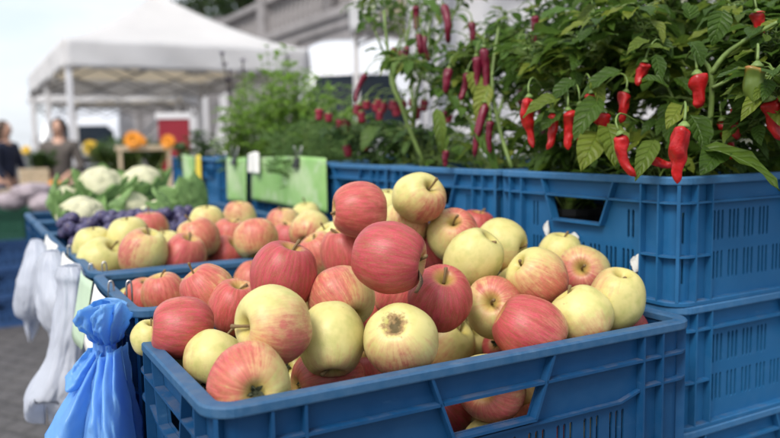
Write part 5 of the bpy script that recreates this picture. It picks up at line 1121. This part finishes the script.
LEAF_TREE = mat_leaf('tree_leaf', (.018, .038, .012), (.035, .068, .018), (.07, .11, .028), .2); BARK = plain('bark', (.08, .065, .05), .9, .3, 6, 0, .5)
def tree(label, loc, H, Rr, seed, n=2600):
    r = random.Random(seed); o = thing('tree', label, 'tree', loc, r.uniform(0, 6), 'dark trees above the terrace')
    st = MB(); fo = MB(); st.tube(curve_pts([(0, 0, 0), (.1, 0, H*.25), (-.1, .1, H*.5), (.05, 0, H*.8)], 8), [.28-.028*i for i in range(9)], 8)
    cl = []
    for k in range(16):
        a = r.uniform(0, 6.28); z = H*r.uniform(.35, .95); rd = Rr*math.sqrt(r.random())*(1.1-.6*abs(z/H-.6)); c = Vector((rd*math.cos(a), rd*math.sin(a), z)); cl.append((c, Rr*r.uniform(.28, .5)))
        st.tube([(0, 0, z*.55), c*.55+Vector((0, 0, z*.38)), c], [.10, .06, .025], 6)
    for i in range(n):
        c, q = r.choice(cl); d = Vector((r.gauss(0, 1), r.gauss(0, 1), r.gauss(0, 1))).normalized(); p = c+d*q*r.uniform(.4, 1.05)
        leaf(fo, p, (r.gauss(0, 1), r.gauss(0, 1), r.gauss(-.2, .6)), (r.gauss(0, .4), r.gauss(0, .4), 1), r.uniform(.22, .42), r.uniform(.14, .24), .4, .2, 3)
    st.build('trunk', BARK, o, True); fo.build('crown', LEAF_TREE, o, True)
def on_terrace(t, off): return w0+V*t-Vector((-V.y, V.x, 0))*off+Vector((0, 0, 0))
mb = MB(); mb.box((-14, -22, 3.3), (ll, -.62, zc-.3)); tr_ = mb.build('terrace', plain('terrace_earth', (.06, .06, .03), .95, .4, 2)); tr_.location = w0; tr_.rotation_euler = wl.rotation_euler
tag(tr_, 'earth terrace behind the stone wall', 'terrain', None, 'structure')
for (t, off, H, Rr, lab, sd) in ((24, 5, 8.5, 3.2, 'dark green tree top just right of the tent peak', 1), (19, 6, 8.0, 3.0, 'dark tree between the tent peak and the stone pier', 2), (29, 6, 9.0, 3.2, 'dark green tree directly behind the tent peak', 3), (36.5, 6, 7.6, 2.4, 'dark tree whose edge shows left of the tent peak', 4), (13, 8, 8.0, 3.2, 'dark tree above the balustrade, nearest to the pier', 5)):
    p = on_terrace(t, off); p.z = zc-.35; tree(lab, p, H, Rr, sd)

# tent drapes made up as a parasol and a banner, set back in sunlight
pc = at(229, 150, 22.6); par = thing('drape_parasol', 'white tent drape made up as a closed parasol, bell shaped, behind the large tent', 'parasol', (pc.x, pc.y, 0))
mb = MB(); mb.lathe([(.03, 3.15), (.12, 3.05), (.19, 2.7), (.18, 2.3), (.22, 1.9), (.31, 1.4), (.43, 1.0), (.55, .72), (.53, .70)], 72, None, lambda p, a: Vector((p.x*(1+.16*math.sin(8*a)), p.y*(1+.16*math.sin(8*a)), p.z+.05*math.sin(8*a)*(1 if p.z < 1.2 else 0))))
solid(mb.build('canopy', CURTAIN, par, True), .006)
mb = MB(); mb.tube([(0, 0, .06), (0, 0, 3.0)], .025, 10); mb.build('pole', WMET, par, True)
mb = MB(); mb.lathe([(.001, 0), (.30, 0), (.30, .05), (.06, .07), (.05, .16), (.001, .16)], 24); mb.build('base', GMET, par)
pc = at(198, 150, 22.3); ban = thing('drape_banner', 'narrow white tent drape made up as a banner on a pole, right of the crimson board', 'banner', (pc.x, pc.y, 0))
mb = MB(); mb.grid(24, 24, lambda a, b: (-.24+.58*a, .03*math.sin(a*9+b*2)+.02*math.sin(b*7), .45+2.6*b)); solid(mb.build('cloth', CURTAIN, ban, True), .004)
mb = MB(); mb.tube([(-.27, 0, .0), (-.27, 0, 3.15)], .022, 10); mb.tube([(-.27, 0, 3.07), (.36, 0, 3.07)], .012, 8); mb.build('pole', WMET, ban, True)
# ------------------------------------------------------------------ far left stall: crates with net bags of bulbs
SP_FAR = CrateSpec(.60, .40, .20, (.04, .07), (.04, .07), (.22, .38), (.13, .27), ((.06, .10), (.12, .165)), .010, .045, (.04, .12))
GREENC = mat_crate('dark_green_crate_plastic', (.008, .060, .035), (.06, .16, .11)); BLACKC = mat_crate('black_crate_plastic', (.012, .013, .016), (.08, .08, .09)); BLUE_D = mat_crate('dark_blue_crate_plastic', (.010, .050, .16), (.10, .18, .34))
MF = {'b': crate_meshes(SP_FAR, 'far_blue_crate', BLUE_D, BLUE_D), 'g': crate_meshes(SP_FAR, 'far_green_crate', GREENC, GREENC), 'k': crate_meshes(SP_FAR, 'far_black_crate', BLACKC, BLACKC)}
q0 = at(45, 322, 5.2); q0.z = 0                 # near right foot of the stack
def far_crate(kind, du, dv, z, label):
    p = q0+U*(-.60+du)+V*dv; p.z = z
    walls, rme, bme = MF[kind]; o = thing('plastic_crate', label, 'crate', p, YAW, 'stacked crates of the far left stall')
    for i, w in enumerate(walls): link(bpy.data.objects.new('side_wall' if i % 2 == 0 else 'end_wall', w), o)
    link(bpy.data.objects.new('rim', rme), o); link(bpy.data.objects.new('base', bme), o)
for s, z in enumerate((0, .192, .384)):
    far_crate('b', 0, 0, z, ['dark blue crate standing on the cobbles, lowest of the far left stack', 'dark blue crate in the middle of the far left stack', 'dark blue crate directly under the dark green crate at the far left'][s])
far_crate('g', -.02, .0, .576, 'dark green crate with pale net bags, on top of the far left stack')
far_crate('b', -.02, .42, .0, 'dark blue crate behind the far left stack, at the bottom'); far_crate('b', -.02, .42, .192, 'dark blue crate behind the far left stack, second layer'); far_crate('b', -.02, .42, .384, 'dark blue crate behind the far left stack, under the black crate')
far_crate('k', -.02, .42, .576, 'black crate behind the dark green one, at the far left')
NET = plain('pale_mauve_net_bag', (.38, .32, .35), .7, .3, 26, 0, .8)
def net_bag(p, rx, rz_, label, seed):
    r = random.Random(seed); o = thing('net_bag', label, 'net bag', p, r.uniform(0, 3), 'net bags of pale bulbs')
    bumps = [Vector((r.gauss(0, 1), r.gauss(0, 1), r.gauss(0, .7))).normalized() for _ in range(26)]
    def nf(a, b):
        th = 2*PI*a; ph = PI*b; d = Vector((math.sin(ph)*math.cos(th), math.sin(ph)*math.sin(th), math.cos(ph))); g = max(d.dot(q) for q in bumps)
        f = .86+.14*max(0, (g-.86)/.14)
        return Vector((d.x*rx*f, d.y*rx*.75*f, (d.z*f+1)*rz_))
    mb = MB(); mb.grid(60, 36, nf); mb.build('net', NET, o, True, False, .0004)
    t = MB(); t.tube([(rx*.8, 0, rz_*1.1), (rx*1.05, .01, rz_*1.2), (rx*1.25, .04, rz_*1.0)], [.018, .008, .02], 8); t.build('tied_end', NET, o, True)
for (px, py, rx, rzz, lab, sd) in ((12, 201, .12, .065, 'pale mauve net bag of bulbs, lower left one on the green crate', 1), (45, 203, .135, .07, 'pale mauve net bag of bulbs, lower right one above the black crate', 2), (33, 191, .14, .065, 'pale mauve net bag of bulbs, lying on top of the other two', 3)):
    p = at(px, py, 5.1 if sd != 3 else 5.12); net_bag(p-Vector((0, 0, rzz)), rx, rzz, lab, sd)

# ------------------------------------------------------------------ flower stall in the middle distance
CRATEW = plain('pale_crate_wood', (.55, .44, .30), .75, .2, 9, 0, .2); CLOTH = mat_fabric('grey_table_cloth', (.34, .34, .38), .05)
ft = thing('flower_table', 'table with a grey cloth that carries the flower boxes', 'table', at(95, 192, 6.6)*1, YAW)
ft.location.z = 0; tz = at(95, 188, 6.6).z
mb = MB(); mb.box((-1.3, -.35, tz-.03), (1.1, .65, tz-.001)); bevel(mb.build('tabletop', WOOD, ft), .005)
mb = MB(); mb.grid(60, 8, lambda a, b: (-1.32+2.44*a, -.37+.03*math.sin(a*40)*(1-b), tz-.7+.7*b)); solid(mb.build('cloth', CLOTH, ft, True), .004)
for x in (-1.2, 1.0):
    for y in (-.25, .55):
        mb = MB(); mb.box((x-.03, y-.03, 0), (x+.03, y+.03, tz-.031)); mb.build('leg', WOOD, ft)
def wood_box(p, w, d, h, label, slats=3, handle=False, group='pale wooden boxes on the flower table'):
    o = thing('wooden_box', label, 'wooden box', p, YAW, group); s = h/slats
    for k, (lo, hi) in enumerate((((-w/2, -d/2), (w/2, -d/2+.012)), ((-w/2, d/2-.012), (w/2, d/2)), ((-w/2, -d/2+.013), (-w/2+.012, d/2-.013)), ((w/2-.012, -d/2+.013), (w/2, d/2-.013)))):
        mb = MB()
        for i in range(slats): mb.box((lo[0], lo[1], s*i+.004), (hi[0], hi[1], s*(i+1)-.006))
        bevel(mb.build('side', CRATEW, o), .002)
    mb = MB(); mb.box((-w/2+.013, -d/2+.013, .005), (w/2-.013, d/2-.013, .014)); mb.build('base', CRATEW, o)
    if handle:
        mb = MB()
        for x in (-w/2-.006, w/2-.014): mb.box((x, -.03, .0), (x+.02, .03, h*2.1))
        bevel(mb.build('upright', CRATEW, o), .003)
        mb = MB(); mb.box((-w/2-.03, -.022, h*2.1+.001), (w/2+.03, .022, h*2.1+.045)); bevel(mb.build('handle', CRATEW, o), .006)
    return o
ORANGE = plain('orange_petal', (.80, .30, .012), .6, .15, 20); YELL = plain('yellow_petal', (.80, .52, .03), .6, .15, 20); DISC = plain('flower_disc', (.30, .09, .01), .9, .4, 60)
TERRA = plain('terracotta_pot', (.30, .10, .05), .8, .2, 12)
def flower(p, R, label, mat, face, stem_to, cat='flower', group='orange flowers on the flower table'):
    o = thing('flower', label, cat, p, 0, group); f = Vector(face).normalized(); s = f.orthogonal().normalized(); mb = MB()
    for ring, (n, rr_, tilt) in enumerate(((18, 1.0, .1), (16, .75, .35), (12, .5, .6))):
        for k in range(n):
            a = Quaternion(f, 2*PI*(k+.5*ring)/n) @ s; leaf(mb, f*.006*ring+a*R*.12, a+f*tilt, f, R*rr_*.9, R*.30, .35, .15, 4)
    mb.build('petals', mat, o, True); d = MB(); M = f.to_track_quat('Z', 'Y').to_matrix().to_4x4(); d.lathe([(.001, .022), (R*.15, .02), (R*.24, .008), (R*.22, -.01)], 16, M); d.build('disc', DISC, o, True)
    st = MB(); e = Vector(stem_to)-Vector(p); st.tube(curve_pts([Vector((0, 0, -.005))-f*.006, e*.5-f*.06, e], 8), .006, 6); st.build('stem', STALK, o, True)
def pot_plant(p, H, W, n, label, seed, mat, ll=.10, lw=.16, cat='plant'):
    r = random.Random(seed); o = thing('potted_plant', label, cat, p, 0, 'green plants on the flower table'); fo = MB(); st = MB()
    for i in range(n):
        a = r.uniform(0, 6.28); rd = W*math.sqrt(r.random()); top = Vector((rd*math.cos(a), rd*math.sin(a), H*r.uniform(.6, 1))); b = Vector((rd*.3*math.cos(a), rd*.3*math.sin(a), .08)); pts = curve_pts([b, b.lerp(top, .6)+Vector((0, 0, .02)), top], 5); st.tube(pts, .003, 4)
        for q in pts[1:]:
            for k in range(4): an = r.uniform(0, 6.28); leaf(fo, q, (math.cos(an), math.sin(an), r.uniform(.1, 1.2)), (0, 0, 1), ll*r.uniform(.6, 1.1), ll*lw, .4, .2, 3)
    st.build('stem', STALK, o, True); fo.build('foliage', mat, o, True)
    t = MB(); t.lathe([(.001, 0), (.06, 0), (.08, .11), (.086, .11), (.086, .13), (.075, .13), (.07, .1), (.001, .1)], 20); t.build('pot', TERRA, o, True)
def tab(px, d): p = at(px, 175, d); p.z = tz; return p
wood_box(tab(34, 7.0), .24, .20, .17, 'small pale wooden box at the left end of the flower table', 2)
wood_box(tab(102, 6.6), .46, .26, .13, 'long pale wooden box behind the cauliflowers, left of the handled one', 3)
wood_box(tab(146, 6.3), .40, .24, .15, 'pale wooden trug with a high handle, between the two orange flowers', 3, True)
flower(at(133, 140, 6.2), .085, 'orange double sunflower head left of the wooden handle', ORANGE, (.1, -1, .15), tab(140, 6.3)+Vector((0, 0, .1)))
flower(at(139, 142, 6.3), .070, 'orange flower head half hidden behind the left sunflower', ORANGE, (.4, -1, .1), tab(143, 6.3)+Vector((0, 0, .1)))
flower(at(168, 142, 6.2), .068, 'single orange sunflower right of the wooden handle, before the red board', ORANGE, (-.1, -1, .1), tab(152, 6.3)+Vector((0, 0, .1)))
flower(at(90, 148, 6.9), .080, 'pale yellow flower head by the tent pole', YELL, (.1, -1, .2), tab(92, 6.9)+Vector((0, 0, .02)))
flower(at(26, 150, 7.3), .050, 'small yellow flower above the small wooden box', YELL, (.3, -1, .3), tab(30, 7.2)+Vector((0, 0, .05)))
flower(at(53, 187, 5.6), .065, 'orange yellow flower low beside the net bags', ORANGE, (-.1, -1, .5), at(60, 205, 5.7)); flower(at(61, 188, 5.7), .05, 'small orange flower low behind the far left cauliflower', ORANGE, (.2, -1, .5), at(64, 205, 5.8))
pot_plant(tab(112, 6.8), .42, .26, 60, 'bushy green plant with narrow leaves left of the orange flowers', 1, LEAF_FLOW)
pot_plant(tab(128, 6.7), .40, .20, 50, 'narrow leaved green plant behind the left orange flower', 4, LEAF_FLOW)
pot_plant(tab(44, 7.4), .30, .16, 34, 'dark low plant beside the small wooden box', 2, LEAF_DARK, .08, .4)
pot_plant(tab(155, 6.7), .38, .12, 26, 'dark green plant behind the wooden handle', 3, LEAF_DARK, .08, .4)
RED = plain('crimson_board_paint', (.26, .008, .022), .5, .12, 3)
rb = thing('red_board', 'crimson board standing behind the orange flowers', 'board', at(177, 170, 7.6), YAW*.3); rb.location.z = 0
zt, zb2 = at(177, 119, 7.6).z, .3
mb = MB(); mb.box((-.16, -.02, zb2), (.14, .02, zt)); bevel(mb.build('panel', RED, rb), .006)
mb = MB()
for x in (-.13, .11): mb.box((x-.02, -.018, 0), (x+.02, .018, zb2-.001))
mb.build('leg', GMET, rb)
mb = MB(); mb.box((-.18, -.03, zt+.001), (.16, .03, zt+.06)); mb.build('top_rail', WMET, rb)

# ------------------------------------------------------------------ people
SKIN = plain('skin', (.52, .30, .21), .5, .08, 8); NAVY = plain('navy_jacket', (.012, .017, .04), .8, .3, 14); HAIR = plain('brown_hair', (.06, .032, .018), .6, .3, 40); HAIRD = plain('dark_hair', (.018, .012, .01), .6, .3, 40)
GREYB = plain('grey_brown_jacket', (.10, .085, .075), .85, .25, 18); LBLUE = plain('light_blue_shirt', (.26, .31, .44), .8, .12, 10); DENIM = plain('dark_jeans', (.02, .03, .07), .85, .3, 20)
def skin_mesh(name, verts, edges, root, mat, parent, sub=2):
    me = bpy.data.meshes.new(name); me.from_pydata([v[:3] for v in verts], edges, []); me.materials.append(mat)
    o = link(bpy.data.objects.new(name, me), parent)
    sk = o.modifiers.new('skin', 'SKIN'); sk.use_smooth_shade = True
    for i, v in enumerate(verts):
        d = me.skin_vertices[0].data[i]; d.radius = (v[3], v[4] if len(v) > 4 else v[3]); d.use_root = (i == root)
    ss = o.modifiers.new('sub', 'SUBSURF'); ss.levels = sub; ss.render_levels = sub
    return o
def person(label, loc, rz, h, jacket, hair, sit=False, arms=.3, longhair=False, pants=DENIM):
    """facing local -Y; h = standing height"""
    o = thing('person', label, 'person', loc, rz, 'people behind the stalls'); k = h/1.75; dz = -.42*k if sit else 0
    def Z(z): return z*k+dz
    hip, sh, ne = Z(.95), Z(1.42), Z(1.50)
    vs = [(0, 0, hip, .15*k, .11*k), (0, 0, Z(1.12), .135*k, .10*k), (0, -.01, Z(1.30), .16*k, .11*k), (0, 0, Z(1.42), .12*k, .085*k), (0, 0, ne, .055*k), (0, -.01, Z(1.565), .062*k, .068*k), (0, -.02, Z(1.63), .078*k, .098*k), (0, -.012, Z(1.70), .072*k, .092*k), (0, -.005, Z(1.742), .040*k, .055*k)]
    ed = [(i, i+1) for i in range(8)]
    n = len(vs); vs += [(0, -.105*k, Z(1.615), .016*k), (0, -.118*k, Z(1.602), .012*k)]; ed += [(6, n), (n, n+1)]      # nose
    hands = []
    for s in (-1, 1):
        b = len(vs); el = (s*.27*k, -.04, Z(1.13)); wr = (s*(.27-.12*arms)*k, -.06-.26*arms*k, Z(1.13)-.24*k*(1-arms*.8))
        vs += [(s*.18*k, 0, Z(1.41), .060*k), (el[0], el[1], el[2], .042*k), (*wr, .030*k)]; ed += [(3, b), (b, b+1), (b+1, b+2)]
        d = (Vector(wr)-Vector(el)).normalized(); pm = Vector(wr)+d*.08*k; m = len(vs); vs.append((*pm, .036*k, .018*k)); ed.append((b+2, m))
        side = Vector((0, 0, 1)).cross(d).normalized() if abs(d.z) < .9 else Vector((0, 1, 0))
        for f in range(4):
            a = pm+side*(f-1.5)*.020*k+d*.035*k; c = a+d*(.035+.008*(1.5-abs(f-1.4)))*k+Vector((0, 0, -.008)); e = c+d*.025*k+Vector((0, 0, -.014)); q = len(vs)
            vs += [(*a, .0095*k), (*c, .0085*k), (*e, .007*k)]; ed += [(m, q), (q, q+1), (q+1, q+2)]
        a = Vector(wr)+d*.04*k-side*.035*k*s; c = a+d*.035*k-side*.012*k*s; q = len(vs); vs += [(*a, .011*k), (*c, .009*k)]; ed += [(b+2, q), (q, q+1)]
        l = len(vs)
        if sit: vs += [(s*.10*k, 0, Z(.90), .09*k), (s*.12*k, -.42*k, Z(.90), .065*k), (s*.12*k, -.44*k, .09*k, .042*k), (s*.12*k, -.56*k, .045, .038*k, .03*k)]
        else: vs += [(s*.10*k, 0, Z(.84), .088*k), (s*.11*k, -.01, Z(.48), .060*k), (s*.11*k, .01, Z(.09), .042*k), (s*.12*k, -.13*k, .045, .038*k, .03*k)]
        ed += [(0, l), (l, l+1), (l+1, l+2), (l+2, l+3)]
    skin_mesh('body', vs, ed, 0, SKIN, o)
    # jacket: torso and sleeves a little fatter; trousers the same way
    g = 1.18; jv = [(0, 0, Z(.88), .165*k, .13*k), (0, 0, Z(1.12), .155*k, .12*k), (0, -.01, Z(1.30), .185*k, .135*k), (0, 0, Z(1.42), .14*k, .105*k), (0, 0, Z(1.485), .072*k)]; je = [(i, i+1) for i in range(4)]
    for s in (-1, 1):
        b = len(jv); wr = (s*(.27-.12*arms)*k, -.06-.26*arms*k, Z(1.13)-.24*k*(1-arms*.8)); jv += [(s*.19*k, 0, Z(1.405), .078*k), (s*.27*k, -.04, Z(1.13), .058*k), (*wr, .043*k)]; je += [(3, b), (b, b+1), (b+1, b+2)]
    skin_mesh('jacket', jv, je, 0, jacket, o)
    pv = [(0, 0, Z(.95), .158*k, .12*k)]; pe = []
    for s in (-1, 1):
        b = len(pv)
        if sit: pv += [(s*.10*k, 0, Z(.90), .10*k), (s*.12*k, -.42*k, Z(.90), .078*k), (s*.12*k, -.44*k, .10, .058*k)]
        else: pv += [(s*.10*k, 0, Z(.84), .10*k), (s*.11*k, -.01, Z(.48), .075*k), (s*.11*k, .01, .10, .06*k)]
        pe += [(0, b), (b, b+1), (b+1, b+2)]
    skin_mesh('trousers', pv, pe, 0, pants, o)
    hb = MB()
    def hf(a, b):
        th = 2*PI*a; ph = PI*b*(.62 if not longhair else .70); d = Vector((math.sin(ph)*math.cos(th), math.sin(ph)*math.sin(th), math.cos(ph)))
        fr = max(0, -d.y); z = d.z*.125*k
        if longhair and d.y > -.35 and b > .55: z -= (b-.55)*.5*k
        return (d.x*.098*k*(1+.04*math.sin(th*9)), d.y*.118*k+.012*k+fr*.02*k, Z(1.655)+z+fr*max(0, b-.5)*.16*k)
    hb.grid(40, 20, hf); hb.build('hair', hair, o, True)
    eb = MB()
    for s in (-1, 1): eb.lathe([(.001, .012*k), (.010*k, .007*k), (.012*k, 0)], 10, Matrix.Translation((s*.032*k, -.098*k, Z(1.64))) @ Matrix.Rotation(PI/2, 4, 'X'))
    eb.build('eyes', plain('eye_dark', (.02, .015, .012), .2), o)
    return o
pp = at(5, 150, 9.2); person('person with brown hair in a navy jacket, standing at the left edge', Vector((pp.x, pp.y, 0)), 1.4, 1.50, NAVY, HAIR, longhair=True)
pp = at(60, 150, 8.6); person('dark haired person in a grey brown jacket, bending behind the flower table', Vector((pp.x, pp.y, 0)), .15, 1.50, GREYB, HAIRD, arms=.8)

# ------------------------------------------------------------------ far houses closing the street at the left, sky, sun, camera
w = bpy.data.worlds.new('World'); SC.world = w; w.use_nodes = True; t = w.node_tree; bg = t.nodes['Background']
sky = t.nodes.new('ShaderNodeTexSky'); sky.sky_type = 'NISHITA'; sky.sun_disc = False
SUN_EL, SUN_AZ = math.radians(50), math.radians(-148)          # azimuth from +Y (ahead) towards +X: the light comes from behind the viewer's left shoulder
sky.sun_elevation = SUN_EL; sky.sun_rotation = SUN_AZ; sky.air_density = .8; sky.dust_density = 3.0; sky.ozone_density = .3
wc = N(t, 'ShaderNodeTexCoord').outputs['Generated']; wm = N(t, 'ShaderNodeMapping'); wm.inputs['Scale'].default_value = (1, 1, 2.6); L(t, wc, wm.inputs[0])
cl = ramp(t, noise_tex(t, wm.outputs[0], 2.3, 7, .6), [(.34, .35), (.60, .92)])
L(t, mix(t, cl, sky.outputs[0], CLOUD), bg.inputs[0]); bg.inputs[1].default_value = SKY_STRENGTH
sun = bpy.data.lights.new('sun', 'SUN'); sun.energy = SUN_STRENGTH; sun.angle = math.radians(SUN_ANGLE); sun.color = (1, .95, .88)
so = link(bpy.data.objects.new('sun', sun)); dv = Vector((math.sin(SUN_AZ)*math.cos(SUN_EL), math.cos(SUN_AZ)*math.cos(SUN_EL), math.sin(SUN_EL))); so.rotation_euler = dv.to_track_quat('Z', 'Y').to_euler(); so.location = dv*30
cd = bpy.data.cameras.new('camera'); co = link(bpy.data.objects.new('camera', cd))
cd.sensor_width = 36; cd.lens = 36*FOC/780; cd.clip_start = .02; cd.clip_end = 2000
M = Matrix((CX, -CY, -CZ)).transposed().to_4x4(); M.translation = CAM; co.matrix_world = M
cd.dof.use_dof = True; cd.dof.focus_distance = .77; cd.dof.aperture_fstop = FSTOP
SC.camera = co
vs_ = SC.view_settings; vs_.view_transform = 'Standard'; vs_.look = 'None'; vs_.exposure = EXPOSURE; vs_.gamma = 1; vs_.use_curve_mapping = False
